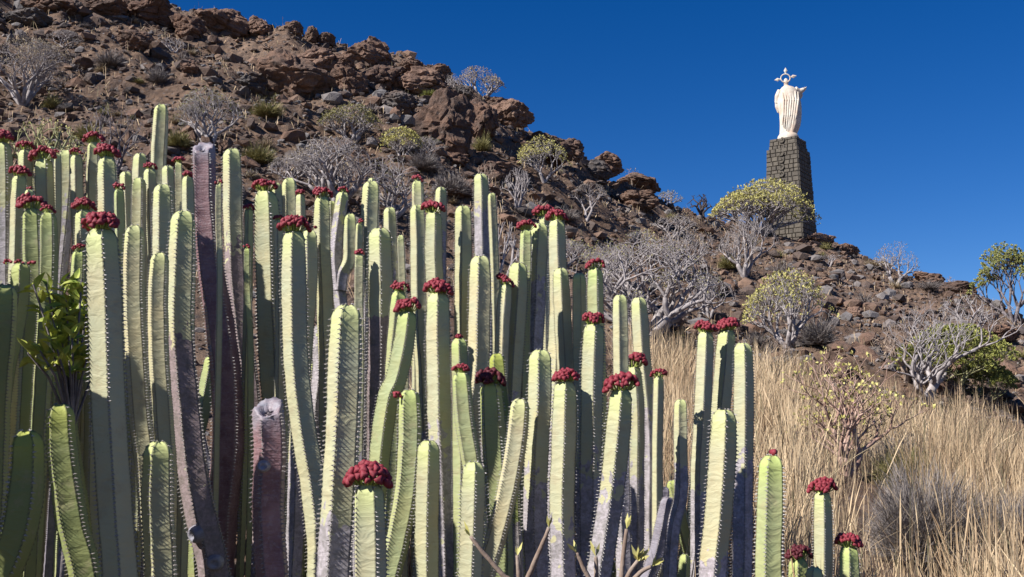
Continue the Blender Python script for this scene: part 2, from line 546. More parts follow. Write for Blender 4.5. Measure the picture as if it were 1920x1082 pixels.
FR = [fruit_mesh(i) for i in range(3)]
FRM = {}
for nm, m_ in (('l', M_fruit), ('d', M_fruitshade)):
    FRM[nm] = []
    for v, f in FR:
        me = mesh('fruit', v, f); me.materials.append(m_)
        me.polygons.foreach_set('use_smooth', [True] * len(me.polygons)); FRM[nm].append(me)

def fruit_head(parent, center, fw, dark=False, single=False, seed=0, D=5.0, lean=0.0):
    """fw: width of the head in photo pixels"""
    rnd = random.Random(seed * 13 + 5)
    mpp = D / F
    hw = fw * mpp / 2
    n = int(min(56, max(9, fw * 0.78)))
    if fw < 20: n = 5
    fw = fw * 1.08; hw = fw * mpp / 2
    fr = max(0.0085, 0.080 * fw * mpp) * (1.25 if fw < 30 else 1.0)
    fr = min(fr, 0.0165)
    hh = hw * 0.36
    sv, sf = [], []
    spots = []
    tries = 0
    nc = rnd.choice([3, 4, 5])
    cl = [(rnd.uniform(0.3, 0.75), 6.283 * i / nc + rnd.uniform(-0.5, 0.5), rnd.uniform(0.42, 0.62), rnd.uniform(-0.35, 0.3)) for i in range(nc)] + [(0.0, 0.0, 0.5, 0.1)]
    cl[0] = (0.72, rnd.choice([0.0, 3.14]) + rnd.uniform(-.3, .3), 0.42, cl[0][3]); cl[1] = (0.68, cl[0][1] + 3.0, 0.42, cl[1][3])
    while len(spots) < n and tries < 5000:
        tries += 1
        zc = 0.0
        a = rnd.uniform(0, 2 * math.pi); q = math.sqrt(rnd.uniform(0.0, 1))
        z = math.sqrt(max(0, 1 - q * q)) * hh * 1.15 + rnd.uniform(-0.25, 0.15) * hh
        if q > 0.8: z -= rnd.uniform(0, 0.5) * hh
        p = Vector((math.cos(a) * q * (hw - fr), math.sin(a) * q * (hw - fr) * 0.85, z + lean * math.cos(a) * q * hw))
        okc = [c_ for c_ in cl if math.hypot(math.cos(a) * q - c_[0] * math.cos(c_[1]), math.sin(a) * q - c_[0] * math.sin(c_[1])) < c_[2]]
        if not okc: continue
        p.z += okc[0][3] * hh
        if all((p - s_).length > fr * 1.32 for s_ in spots): spots.append(p)
    def stalk(p):
        o = len(sv)
        b = Vector((p.x * 0.55, p.y * 0.55, -hh * 0.9)); t_ = fr * 0.22
        for q in (b, p):
            for k in range(4):
                a = k * math.pi / 2
                sv.append(q + Vector((math.cos(a) * t_, math.sin(a) * t_, 0)))
        for k in range(4): sf.append((o + k, o + (k + 1) % 4, o + 4 + (k + 1) % 4, o + 4 + k))
    for p in spots: stalk(p)
    if fw < 33:
        # too small to pick the fruits apart: one mesh
        V, Fc = [], []
        for p in spots:
            v, f = FR[rnd.randrange(3)]
            M = Matrix.Rotation(rnd.uniform(0, 6), 3, 'Z') @ Matrix.Rotation(rnd.uniform(-0.8, 0.8), 3, 'X')
            o = len(V); s_ = fr * rnd.uniform(0.85, 1.15)
            V += [M @ q * s_ + p for q in v]; Fc += [tuple(i + o for i in t_) for t_ in f]
        h = link('fruit_head', mesh('fruit_head', V, Fc), M_fruitshade if dark else M_fruit, parent, center)
        link('stalk', mesh('stalk', sv, sf), M_stalk, h)
    else:
        h = link('fruit_head', mesh('fruit_head', sv, sf), M_stalk, parent, center)
        for p in spots:
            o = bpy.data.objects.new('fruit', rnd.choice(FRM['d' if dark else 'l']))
            col.objects.link(o); o.parent = h; o.location = p
            s_ = fr * rnd.uniform(0.88, 1.18); o.scale = (s_, s_, s_ * rnd.uniform(0.9, 1.1))
            out = Vector((p.x, p.y * 1.2, hh * 0.8)).normalized()
            o.rotation_euler = (Matrix.Rotation(0, 3, 'Z') @ out.to_track_quat('Z', 'Y').to_matrix() @ Matrix.Rotation(rnd.uniform(0, 6), 3, 'Z')).to_euler()
    return h

# (path px from the tip down, width px, fruit head width or 0, transition py or None, material, label, extra)
G, P_, K, Bm, Ym, Gb = 'G', 'P', 'K', 'B', 'Y', 'GB'
S = []
def c(path, w, fruit, tr, m, label, **k): S.append(dict(path=path, w=w, fruit=fruit, tr=tr, m=m, label=label, **k))
c([(2,266),(4,420),(0,700)], 42, 50, 400, G, 'grey-green cactus column cut by the left picture edge, crimson fruit on top')
c([(48,280),(50,420),(52,560)], 28, 36, None, G, 'slim cactus column with small fruit crown, second in the back row from the left edge', far=1)
c([(81,298),(83,420),(84,600)], 38, 54, None, G, 'cactus column under a wide maroon fruit crown left of the leafless tall grey-footed column')
c([(38,328),(34,440),(30,600)], 32, 42, None, G, 'cactus column with knobbly fruit crown low behind the far left front columns')
c([(55,355),(56,440),(57,520)], 20, 10, None, G, 'short thin cactus tip with a single fruit speck between two fruited columns at far left', far=1)
c([(60,390),(62,520),(58,640)], 40, 56, None, K, 'shaded dark green cactus column under a broad fruit crown above the curved young columns')
c([(90,398),(90,520),(84,640)], 34, 30, None, K, 'shaded cactus column with small fruit tuft, directly above the leafy green shrub')
c([(125,282),(121,380),(113,470),(106,540),(104,640)], 34, 0, 400, G, 'fruitless tall cactus column with ash grey lower half at left', phi=0.5)
c([(143,290),(146,400),(146,500)], 24, 28, None, G, 'narrow cactus column with dark fruit crown just right of the fruitless grey-footed one', far=1)
c([(108,288),(108,400),(100,520)], 16, 16, None, G, 'thin cactus column peeping out behind the fruitless grey-footed one', far=1)
c([(176,266),(174,380),(172,480)], 27, 42, None, G, 'tall cactus column whose fruit crown stands highest in the left back group', far=1)
c([(202,293),(204,400),(206,500)], 40, 50, None, G, 'ribbed cactus column with wide fruit crown right of the highest back crown')
c([(223,354),(226,450),(230,560)], 22, 24, None, Bm, 'yellow-green thin cactus column with a small fruit tuft leaning beside the wide crowned one')
c([(236,322),(240,420),(244,520)], 25, 0, None, G, 'slim fruitless cactus column with dry twigs rising from its top', far=1)
c([(263,288),(262,350),(264,420)], 29, 0, None, G, 'fruitless cactus column in the back, behind a shorter twin of equal width', far=1)
c([(260,334),(260,420),(264,560)], 29, 0, None, G, 'shorter fruitless cactus column standing in front of its taller twin', phi=0.6)
c([(282,316),(284,420),(288,560)], 28, 26, None, G, 'cactus column with small fruit tuft below the lone highest thin column')
c([(303,196),(299,270),(297,360),(297,460)], 31, 0, None, G, 'slender bare-topped cactus column rising highest of all at left', phi=0.25, flat=1)
c([(315,311),(316,400),(318,500)], 25, 0, None, G, 'small rounded cactus column between the highest thin one and the purple trunk', far=1)
c([(306,346),(306,440),(308,560),(312,700)], 40, 0, 620, G, 'stout pale cactus column with two bright ribs below the highest thin column', phi=0.1)
c([(335,304),(336,400),(340,520)], 20, 26, None, G, 'thin fruited cactus column tucked left of the purple trunk', far=1)
c([(352,330),(353,420),(354,540)], 24, 20, None, G, 'thin cactus column with nearly black fruit, touching the purple trunk on its left')
c([(345,396),(341,520),(340,640),(353,800),(376,950),(405,1082)], 53, 0, 636, G, 'thick cactus column turning slate purple from mid height, crossing before the purple trunk', phi=0.12, wb=62, bark=1)
c([(381,277),(385,400),(396,520),(410,600),(424,720),(424,860),(412,980)], 45, 0, None, P_, 'tall dark purple leafless trunk with a flat worn top', top='cut', wb=66, cap=1)
c([(436,279),(438,400),(442,500),(450,600),(464,700),(474,800),(486,1000)], 40, 0, 470, G, 'tall cactus column right of the purple trunk, pale green above and slate grey below', phi=0.15)
c([(158,392),(160,480),(168,560),(176,660)], 36, 48, None, G, 'cactus column with maroon crown half hidden behind the big left fruited column', far=1)
c([(190,428),(194,520),(199,640),(206,800),(216,960),(226,1100)], 64, 72, None, G, 'broadest cactus column at left with a long maroon fruit crown', phi=0.9)
c([(253,423),(251,520),(254,640),(264,780),(276,900),(288,1082)], 42, 0, None, Ym, 'pale fruitless cactus column with one bright rib face, right of the broadest left one', phi=0.35)
c([(300,474),(297,560),(298,680),(306,780),(312,900)], 39, 0, None, Ym, 'cream-green cactus column with a swollen rounded tip between two taller ones', phi=-0.95)
c([(298,828),(297,940),(303,1082)], 60, 0, None, G, 'short wide cactus column with rounded top at the lower left, before the slate purple one', phi=0.15)
c([(148,470),(146,520),(142,580)], 28, 28, None, Bm, 'small lit cactus column with a fruit tuft rising out of the leafy green shrub')
c([(40,494),(36,560),(22,640),(6,720)], 38, 52, None, K, 'curved young cactus column with three fruit clumps near the left picture edge')
c([(10,534),(4,620),(-4,720),(-8,820)], 50, 0, None, K, 'shaded blunt cactus column leaning in at the left picture edge', phi=0.2)
c([(50,808),(47,900),(34,990),(8,1060),(-20,1110)], 68, 0, None, K, 'fat curved cactus column in the lower left corner with a reddish rim', phi=0.4, red=1)
c([(62,674),(63,760),(66,860)], 42, 0, None, K, 'deeply shaded cactus column behind the fat curved one in the corner', behind=1)
c([(117,687),(122,780),(136,900),(150,1000)], 43, 0, None, K, 'shaded cactus column just behind its shorter brown-rimmed neighbour at lower left', phi=0.3, red=1)
c([(112,758),(117,860),(134,980),(162,1100)], 58, 0, None, K, 'brown-rimmed cactus column bending right, second from the lower left corner', phi=0.35, red=1)
c([(174,590),(176,720),(186,860),(198,990)], 38, 0, None, G, 'thin sunlit cactus column hugging the left side of the broadest left one', phi=0.8, behind=1)
c([(194,976),(195,1040),(196,1110)], 18, 0, None, G, 'tiny young cactus shoot between the two lower left columns', behind=1)
c([(503,766),(508,850),(504,950),(508,1040),(512,1110)], 62, 0, None, P_, 'broken-off purple cactus stump with a hollow grey top', top='cut', cap=1, phi=0.25)
c([(497,357),(500,470),(504,600),(513,740),(528,880),(545,1000)], 52, 50, None, G, 'tall cactus column with compact maroon crown, straight above the broken purple stump', phi=-0.5)
c([(518,343),(520,420),(520,520)], 22, 0, None, G, 'thin fruitless cactus column behind the maroon crown above the broken stump', far=1)
c([(543,334),(544,420),(546,520)], 32, 0, None, G, 'fruitless cactus column with a bright left face behind the drooping wide crown', phi=0.3, far=1)
c([(563,364),(564,440),(566,540)], 19, 20, None, G, 'very thin cactus column with tiny fruit knob in front of the grey shrub', far=1)
c([(552,432),(553,540),(557,660),(570,800),(590,920),(600,1040)], 50, 62, None, G, 'cactus column with broad drooping maroon crown left of the forked stem', phi=0.1)
c([(580,432),(580,520),(574,620),(566,720)], 36, 10, None, G, 'cactus column with one red fruit bead leaning on the drooping-crowned one', phi=0.05)
c([(605,368),(606,480),(612,600),(616,720)], 35, 40, None, G, 'upright cactus column with neat maroon crown just left of the forked stem', phi=0.2)
c([(644,360),(637,410),(630,470),(632,520),(640,580),(646,680)], 27, 22, 410, G, 'forked cactus stem with grey-blue joint and a rounded right arm', fork=1)
c([(697,340),(695,430),(692,530),(690,640)], 38, 0, 600, G, 'tall pale cactus column with a second tip peeping behind it', phi=0.25)
c([(697,334),(698,400),(699,460)], 17, 0, None, G, 'tiny cactus tip showing just above a taller pale column', far=1, behind=1)
c([(712,428),(713,520),(713,620),(711,760),(709,900),(708,1100)], 48, 0, 600, G, 'cactus column that turns dark lilac bark below, beside the widest front column', phi=-0.15, bark=1, trw=12)
c([(731,389),(735,480),(742,600)], 27, 0, 540, G, 'fruitless cactus column right behind the lilac-barked one', phi=0.15)
c([(751,441),(754,520),(758,620)], 18, 0, None, G, 'short thin cactus column with small point, right of the lilac-barked group', far=1)
c([(674,418),(672,520),(672,600)], 16, 16, None, G, 'thin cactus column with a few fruits left of the pale twin tips', far=1)
c([(674,476),(673,560),(674,640)], 22, 20, None, G, 'low thin cactus column with fruit tuft in front of the straw-coloured gap')
c([(652,572),(649,680),(644,820),(636,960),(626,1100)], 68, 0, 985, G, 'widest cactus column of the front, smooth lit left face and blotched foot', phi=0.25)
c([(690,905),(692,1000),(694,1110)], 62, 88, None, G, 'front cactus column carrying the largest crimson fruit crown', phi=0.75)
c([(764,582),(757,640),(742,710),(722,780)], 42, 52, None, Bm, 'curved yellow-green cactus column with crimson crown leaning right of the lilac bark')
c([(750,545),(744,620),(738,700)], 32, 38, None, Bm, 'cactus column whose crown rises behind the curved yellow-green one')
c([(776,650),(792,700),(806,740),(812,800)], 34, 0, None, K, 'dark green bent cactus arm under the curved yellow-green column', behind=1)
c([(768,731),(769,840),(762,930),(744,1020),(726,1100)], 46, 18, None, Bm, 'spiny curved cactus column with a small red fruit clump on its left shoulder', phi=0.55)
c([(804,826),(800,960),(800,1100)], 46, 0, None, G, 'rounded fruitless front cactus column right of the largest crimson crown', phi=-0.1)
c([(783,338),(784,390),(785,470)], 25, 24, None, G, 'thin high cactus column with tiny fruit crown, above a thicker shoulder', far=1)
c([(783,384),(785,480),(788,600),(796,720)], 32, 0, None, G, 'straight fruitless cactus column left of the round maroon crown', phi=0.2)
c([(812,397),(812,470),(814,560)], 36, 46, None, G, 'cactus column with the round ball-like maroon crown high in the middle', phi=-0.3)
c([(827,351),(826,440),(824,560)], 24, 0, 450, G, 'slim fruitless cactus column with grey foot behind the ball-like crown', far=1)
c([(822,548),(823,680),(826,820),(832,960),(838,1100)], 48, 56, 830, G, 'long cactus column with a flat crimson crown in the middle of the picture', phi=0.0)
c([(869,386),(870,500),(868,620),(866,720)], 35, 0, None, G, 'fruitless twin-faced cactus column left of the one with a swollen head', phi=0.2)
c([(901,326),(903,370),(904,460),(908,560),(914,680)], 31, 0, 400, G, 'tall cactus column with swollen green head and lilac-grey shaft', phi=0.0, trw=45)
c([(922,362),(926,460),(930,580)], 18, 0, None, G, 'thin green cactus column pressed against the lilac-grey shaft', far=1)
c([(901,480),(901,580),(897,680),(886,780),(880,860)], 45, 0, None, Ym, 'smooth cream-green cactus column with a square tip in the middle', phi=0.15)
c([(861,634),(862,700),(864,780)], 33, 18, None, Bm, 'bright lime cactus tip with a red bead, above a crimson crown')
c([(864,697),(872,790),(886,880),(894,960)], 38, 36, None, Bm, 'slanting cactus column with small crimson crown below the bright lime tip', phi=0.6)
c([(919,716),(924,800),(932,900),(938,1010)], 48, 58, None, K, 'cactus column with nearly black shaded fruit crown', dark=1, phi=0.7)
c([(932,663),(938,740),(948,820),(958,900)], 35, 0, None, Ym, 'brown-rimmed lime cactus tip behind the nearly black crown', red=1)
c([(888,866),(884,960),(880,1100)], 48, 0, None, G, 'short front cactus column with a pale wavy crest', phi=-0.2)
c([(976,748),(968,830),(952,920),(930,1010),(905,1100)], 40, 0, None, Ym, 'lime-tipped cactus column leaning strongly to the left at its foot', phi=-0.6)
c([(987,430),(986,500),(984,580)], 25, 40, None, Bm, 'cactus column with shaggy maroon crown left of the highest middle crowns')
c([(1012,419),(1008,500),(1004,600),(1000,700)], 38, 0, 530, G, 'fruitless cactus column with whitish lilac bark below, under the highest middle crowns', phi=0.1, trw=50)
c([(1044,411),(1046,500),(1044,620),(1040,720)], 35, 44, None, G, 'cactus column carrying the right one of the highest middle crowns', phi=-0.05)
c([(1020,404),(1021,460),(1022,540)], 20, 44, None, G, 'cactus column carrying the left one of the highest middle crowns', far=1)
c([(972,493),(967,600),(960,700),(956,800)], 40, 0, 760, G, 'fruitless cactus column just left of the whitish lilac bark', phi=-0.05)
c([(948,532),(942,620),(937,720)], 28, 36, None, Ym, 'leaning narrow cactus column with a tilted crimson crown', lean=-0.5)
c([(1014,656),(1013,740),(1007,860),(1005,980),(1012,1100)], 48, 0, 905, G, 'lime-tipped cactus column with blotched lilac foot in the centre right', phi=0.2)
c([(1051,503),(1056,620),(1062,740),(1062,860)], 34, 0, None, G, 'two-toned fruitless cactus column standing before the highest middle crowns', phi=0.05)
c([(1032,580),(1031,640),(1030,720)], 15, 0, None, Bm, 'sliver of a bright lime cactus column between two pale ones', behind=1)
c([(1085,512),(1086,600),(1088,720)], 29, 0, None, G, 'short fruitless cactus column left of the green one with a flat maroon crown', phi=-0.2)
c([(1115,502),(1116,600),(1120,740)], 34, 38, None, Bm, 'fresh green cactus column with flat maroon crown before the big grey shrub', phi=-0.3)
c([(1113,606),(1109,700),(1106,840),(1106,980),(1106,1100)], 44, 46, 880, G, 'cactus column with crimson crown and darkened shaft, right of centre', phi=-0.2)
c([(1060,713),(1056,820),(1054,940),(1056,1100)], 48, 52, 1010, G, 'cactus column with wide crimson crown and lime shoulder between the two dark shafts', phi=0.0)
c([(1165,729),(1158,820),(1146,930),(1128,1040),(1120,1100)], 48, 68, 930, G, 'cactus column with large knobbly crimson crown and blotched lilac foot', phi=0.05)
c([(1186,686),(1190,800),(1190,940),(1188,1090)], 36, 56, 900, G, 'cactus column whose crimson crown stands just above the large knobbly one')
c([(1163,553),(1165,640),(1166,760)], 31, 0, None, G, 'left one of two short fruitless cactus columns before the big grey shrub', phi=0.25)
c([(1197,558),(1202,640),(1209,740),(1217,860),(1216,1000),(1220,1100)], 34, 0, 770, G, 'right one of two short fruitless cactus columns, whitening to grey bark below', phi=0.0, trw=50)
c([(1235,705),(1234,780),(1232,900)], 20, 34, None, G, 'thin cactus column with a tilted crimson tuft at the edge of the straw')
c([(1277,749),(1277,840),(1278,930),(1262,1010)], 27, 0, 880, G, 'small fruitless cactus column standing alone in the straw with grey foot', trw=20)
c([(1323,621),(1320,700),(1316,800),(1310,900)], 33, 44, None, G, 'left one of the paired crowned cactus columns before the straw')
c([(1363,617),(1356,700),(1350,790),(1346,880)], 38, 48, None, G, 'right one of the paired crowned cactus columns before the straw', phi=0.1)
c([(1392,643),(1394,760),(1392,880),(1390,1000),(1390,1100)], 40, 0, 870, G, 'fruitless cactus column with mauve lower bark, right of the paired crowned ones', phi=0.0, trw=50)
c([(1357,768),(1352,870),(1344,980),(1334,1100)], 54, 0, 1080, Ym, 'stout cream-green front cactus column with a square tip at right', phi=-0.02)
c([(1320,786),(1312,870),(1302,960),(1284,1060),(1276,1110)], 36, 34, None, Bm, 'cactus column with a tilted small crimson tuft beside the stout cream-green one', lean=0.5, behind=1)
c([(1334,792),(1322,880),(1308,980),(1296,1100)], 30, 0, None, Ym, 'narrow cactus column squeezed left of the stout cream-green one', behind=1)
c([(1448,854),(1447,960),(1444,1110)], 52, 17, None, Bm, 'bright green cactus column with a single red fruit knob at right', phi=0.5)
c([(1541,920),(1542,1000),(1543,1110)], 36, 54, None, G, 'slim cactus column with round crimson crown alone in the dry grass', phi=0.05)
c([(1591,1022),(1592,1060),(1593,1120)], 38, 50, None, Bm, 'lowest crimson crowned cactus column, rightmost of all', phi=0.2)
c([(1528,1063),(1528,1090),(1528,1120)], 36, 0, None, Ym, 'stubby yellow cactus tip at the bottom edge beside the slim crowned one')
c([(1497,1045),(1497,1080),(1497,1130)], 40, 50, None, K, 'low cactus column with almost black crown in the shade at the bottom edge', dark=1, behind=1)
c([(600,610),(600,700),(592,800),(600,900),(606,1000)], 30, 0, 560, G, 'whitened old cactus trunk seen in the dark gap left of the widest front column', behind=1)
c([(614,834),(613,900),(616,980)], 15, 0, None, Bm, 'thin yellow-green shoot left of the widest front column', behind=1)
c([(467,392),(466,480),(464,600)], 17, 24, None, Bm, 'thin cactus column with ragged fruit between the two tall grey-footed ones', far=1)
c([(463,466),(464,540),(470,660)], 16, 16, None, Bm, 'low thin cactus column with dark fruit bead behind the crowned one above the stump', far=1)
c([(410,345),(410,420),(412,520)], 15, 18, None, G, 'thin cactus column with fruit knob showing between purple trunk and its right neighbour', far=1)
c([(522,412),(524,480),(526,600)], 20, 22, None, G, 'thin cactus column with a fruit clump left of the drooping wide crown', far=1)
c([(96,190+85),(97,340),(98,420)], 16, 0, None, G, 'thin pale cactus column behind the olive twiggy shrub at left', far=1)
c([(1270,1072),(1268,1090),(1266,1120)], 26, 26, None, K, 'tiny fruited cactus tip at the bottom edge below the leaning branches')

# distances: the width of a column tells how near it stands; overlapping columns are kept apart
rnd = random.Random(12)
for s_ in S:
    if s_['tr'] is None and s_['m'] in (G, Ym) and s_['path'][0][0] > 560 and not s_.get('far'):
        s_['tr'] = max(s_['path'][0][1] + 330, 850) + rnd.uniform(0, 130)
for s_ in S:
    s_['D'] = min(9.6 if s_.get('far') else 8.6, max(3.75, 257.0 / s_['w'])) * (1.06 if s_.get('far') else 1.0)
    if s_['w'] < 26 and not s_.get('far'): s_['D'] = 7.0
    ys = [p[1] for p in s_['path']]; s_['y0'] = ys[0]; s_['y1'] = ys[-1] if ys[-1] > 1000 else 1100
    s_['xf'] = lambda y, s_=s_: float(np.interp(y, [p[1] for p in s_['path']], [p[0] for p in s_['path']]))
pairs = []
for a in range(len(S)):
    for b in range(len(S)):
        A_, B2 = S[a], S[b]
        if A_['y0'] >= B2['y0']: continue            # A_ reaches higher: it stands behind
        lo = B2['y0'] + 5
        close = min([abs(A_['xf'](y) - B2['xf'](y)) for y in range(int(lo), 1110, 50)] or [999])
        if close < (max(A_['w'], A_['fruit'] * 0.9) + max(B2['w'], B2['fruit'] * 0.9)) / 2 * 0.94:
            pairs.append((a, b) if not B2.get('behind') else (b, a))
for it in range(150):
    for a, b in pairs:
        A_, B2 = S[a], S[b]
        need = (A_['w'] * A_['D'] + B2['w'] * B2['D']) / 2 / F * 0.96
        v_ = need - (A_['D'] - B2['D'])
        if v_ > 0:
            A_['D'] = min(10.5, A_['D'] + v_ * 0.55); B2['D'] = max(2.9, B2['D'] - v_ * 0.5)
for s_ in S:
    if 'single red fruit knob at right' in s_['label']: s_['D'] = 3.3
    if 'left one of two short fruitless' in s_['label']: s_['D'] = min(s_['D'], 6.6)
    if 'standing alone in the straw' in s_['label']: s_['D'] = 5.6
print('DEPTHS', min(s_['D'] for s_ in S), max(s_['D'] for s_ in S), len(pairs), sum(1 for a, b in pairs if S[a]['D'] - S[b]['D'] < 0.03))

MATS = {G: M_stem, P_: M_purple, K: M_shaded, Bm: M_bright, Ym: M_yellow, Gb: M_greybark}
M_red = stem_material('red_rimmed_cactus_skin', (0.20, 0.24, 0.085), (0.34, 0.37, 0.07), (0.20, 0.17, 0.19), 1.1)
def limb(root, path, w, D, m, name, seed, **k):
    pts = [at(x, y, D) for x, y in path]
    mpp = D / F
    wb = k.get('wb', w)
    n = len(path)
    ys = [p[1] for p in path]
    radii = [(w + (wb - w) * (i / (n - 1))) * mpp / 2 * 1.0 for i in range(n)]
    R0 = w * mpp / 2
    if k.get('ground', True):
        last = pts[-1]; gz = height(last.x, last.y)
        if last.z > gz + 0.1:
            d = (pts[-1] - pts[-2]); d = d / max(0.05, abs(d.z)) * (last.z - gz) * 0.35
            d.x = max(-0.5, min(0.5, d.x))
            pts.append(Vector((last.x + d.x * 0.5, last.y, (last.z + gz) / 2)))
            pts.append(Vector((last.x + d.x * 0.7, last.y, gz - 0.05)))
            radii += [radii[-1] * 0.95, radii[-1] * 0.85]; ys += [ys[-1] + 400, ys[-1] + 800]
    base = root.location
    loc = [p - base for p in pts]
    rib = 5 if w > 24 else 4
    (V, Fc, A), (sv, sf) = stem_mesh(loc, radii, rib, k.get('phi', random.Random(seed).uniform(-0.3, 0.6)) + math.pi / 2 , ys, k.get('tr'), R0=R0,
                                    cut=k.get('top') == 'cut', seed=seed, aged_all=0.0, seg=6 if w > 24 else 4, trw=k.get('trw', 70))
    if k.get('cap'):      # grey weathered collar at the flat top
        zt = loc[0].z
        A = [(a[0], max(a[1], 1 - sstep(0.3 * R0, 1.9 * R0, zt - v.z)), a[2], 1) for a, v in zip(A, V)]
    o = link(name, mesh(name, V, Fc, A), m, root)
    if sv:
        s2 = link('spines', mesh('spines', sv, sf), M_spine, o if name != 'stem' else root, smooth=False)
        s2['kind'] = 'stuff'
    return o, pts[0]
def knot(root, px, py, D, r, rv):
    """scar where an arm broke off: a raised ring with a hollow"""
    V, Fc = [], []
    prof = [(1.25, -0.5), (1.05, 0.25), (0.8, 0.55), (0.5, 0.45), (0.28, 0.15), (0.05, 0.2)]
    n = 12
    for q, z in prof:
        for j in range(n):
            a = 2 * math.pi * j / n
            V.append(Vector((math.cos(a) * q * r, -z * r, math.sin(a) * q * r * 0.9)) * (1 + 0.08 * mn.noise(Vector((a, q * 3, r * 99)))))
    for i in range(len(prof) - 1):
        for j in range(n): Fc.append((i * n + j, i * n + (j + 1) % n, (i + 1) * n + (j + 1) % n, (i + 1) * n + j))
    Fc.append(tuple(range((len(prof) - 1) * n, len(prof) * n)))
    a_ = [(0, 0.8, 0, 1)] * len(V)
    o = link('scar', mesh('scar', V, Fc, a_), M_greybark, root, at(px, py, D) - root.location)
    o.rotation_euler = rv
for i, s_ in enumerate(S):
    D = s_['D']; px, py = s_['path'][0]
    bx, by = s_['path'][-1]
    b = at(bx, by, D); bz = height(b.x, b.y)
    root = empty('tall_cactus', (b.x, b.y, bz))
    tag(root, s_['label'], 'cactus', 'cactus columns of the spurge thicket')
    m = MATS[s_['m']]
    if s_.get('red'): m = M_red
    if s_.get('bark') or 'slate grey below' in s_['label']: m = M_barkstem
    kw = {k: v for k, v in s_.items() if k in ('phi', 'tr', 'top', 'cap', 'wb', 'trw')}
    o, tip_ = limb(root, s_['path'], s_['w'], D, m, 'stem', i, **kw)
    if s_['fruit']:
        fw = s_['fruit']
        r = s_['w'] * D / F / 2
        cpos = at(px, py - fw * 0.13, D)
        if s_['label'].startswith('spiny curved'): cpos = at(745, 741, D - 0.03)
        if 'single red fruit knob' in s_['label']: cpos = at(1450, 851, D)
        if 'one red fruit bead' in s_['label']: cpos = at(590, 428, D)
        if 'three fruit clumps' in s_['label']:
            for q in (14, 37, 60): fruit_head(root, at(q, 492 + random.uniform(-3, 3), D) - root.location, 19, False, seed=i + q, D=D)
        else:
            fruit_head(root, cpos - root.location, fw, s_.get('dark', False) , seed=i, D=D, lean=s_.get('lean', random.uniform(-0.12, 0.12)))
    if s_.get('fork'):
        limb(root, [(657,401),(657,450),(655,490),(642,515),(638,545)], 28, D - 0.02, m, 'arm', 301, tr=510, trw=20, ground=False, phi=0.2)
        limb(root, [(622,377),(623,410),(627,450),(630,480)], 18, D + 0.03, m, 'arm', 302, ground=False, phi=0.2)
    if 'flat worn top' in s_['label']:
        knot(root, 413, 597, D - 0.055, 0.030, (0, 0, 0.5)); knot(root, 395, 652, D - 0.07, 0.022, (0, 0, -0.6))
    if 'turning slate purple' in s_['label']:
        knot(root, 366, 1003, D - 0.075, 0.045, (0.3, 0, -0.8)); knot(root, 402, 1056, D - 0.09, 0.038, (0.1, 0, 0.15))
    if 'broken-off purple' in s_['label']:
        knot(root, 494, 874, D - 0.075, 0.020, (0, 0, 0))
    if 'leaning strongly' in s_['label']: pass

# old leaning stems, mostly invented fill that darkens the gaps under the thicket
rnd = random.Random(31); OLD = []
labels_under = 'fallen or leaning old cactus stem added to darken the foot of the thicket'
for i in range(78):
    px = rnd.uniform(-40, 640) if 34 <= i < 66 else rnd.uniform(640, 1240) if i >= 66 else rnd.choice([rnd.uniform(-40, 330), rnd.uniform(-40, 330), rnd.uniform(560, 640)]) if i < 26 else rnd.uniform(1180, 1300)
    py = rnd.uniform(620, 900) if i < 26 or i >= 34 else rnd.uniform(900, 1060)
    D = rnd.uniform(9.3, 10.6) if i >= 34 else rnd.uniform(6.5, 8.5) if i < 26 else rnd.uniform(5.6, 6.8)
    dx = rnd.uniform(-90, 90)
    b = at(px + dx, py + 250, D)
    root = empty('old_cactus_stem', (b.x, b.y, height(b.x, b.y)))
    tag(root, labels_under, 'cactus', 'old cactus stems added to darken the foot of the thicket'); OLD.append((root, px, py))
    limb(root, [(px, py), (px + dx * 0.35, py + 120), (px + dx, py + 250)], rnd.uniform(20, 32), D + 1.0,
         rnd.choice([M_greybark, M_shaded, M_shaded, M_greybark]), 'stem', 500 + i)

# unseen columns added past the left edge, sized to shade the lower corner
rnd = random.Random(8)
for i in range(24):
    Y = 3.0 + 0.17 * i
    x = -(0.50 * Y + rnd.uniform(0.08, 0.45))
    z = 1.6 + 0.06 * Y + (-0.35 * Y - x) * 0.95 + rnd.uniform(-0.35, 0.12)
    root = empty('tall_cactus', (x, Y, 0.0))
    tag(root, 'unseen cactus column added for its shade just beyond the left picture edge', 'cactus', 'cactus columns added for shade beyond the left picture edge')
    V_ = [Vector((0, 0, z)), Vector((rnd.uniform(-.03, .03), 0, z * 0.5)), Vector((0, 0, -0.05))]
    (V, Fc, A), _ = stem_mesh(V_, [0.068, 0.07, 0.065], 5, rnd.uniform(0, 1), [1200, 1500, 1800], None, R0=0.068, seed=900 + i)
    link('stem', mesh('stem', V, Fc, A), M_stem, root)
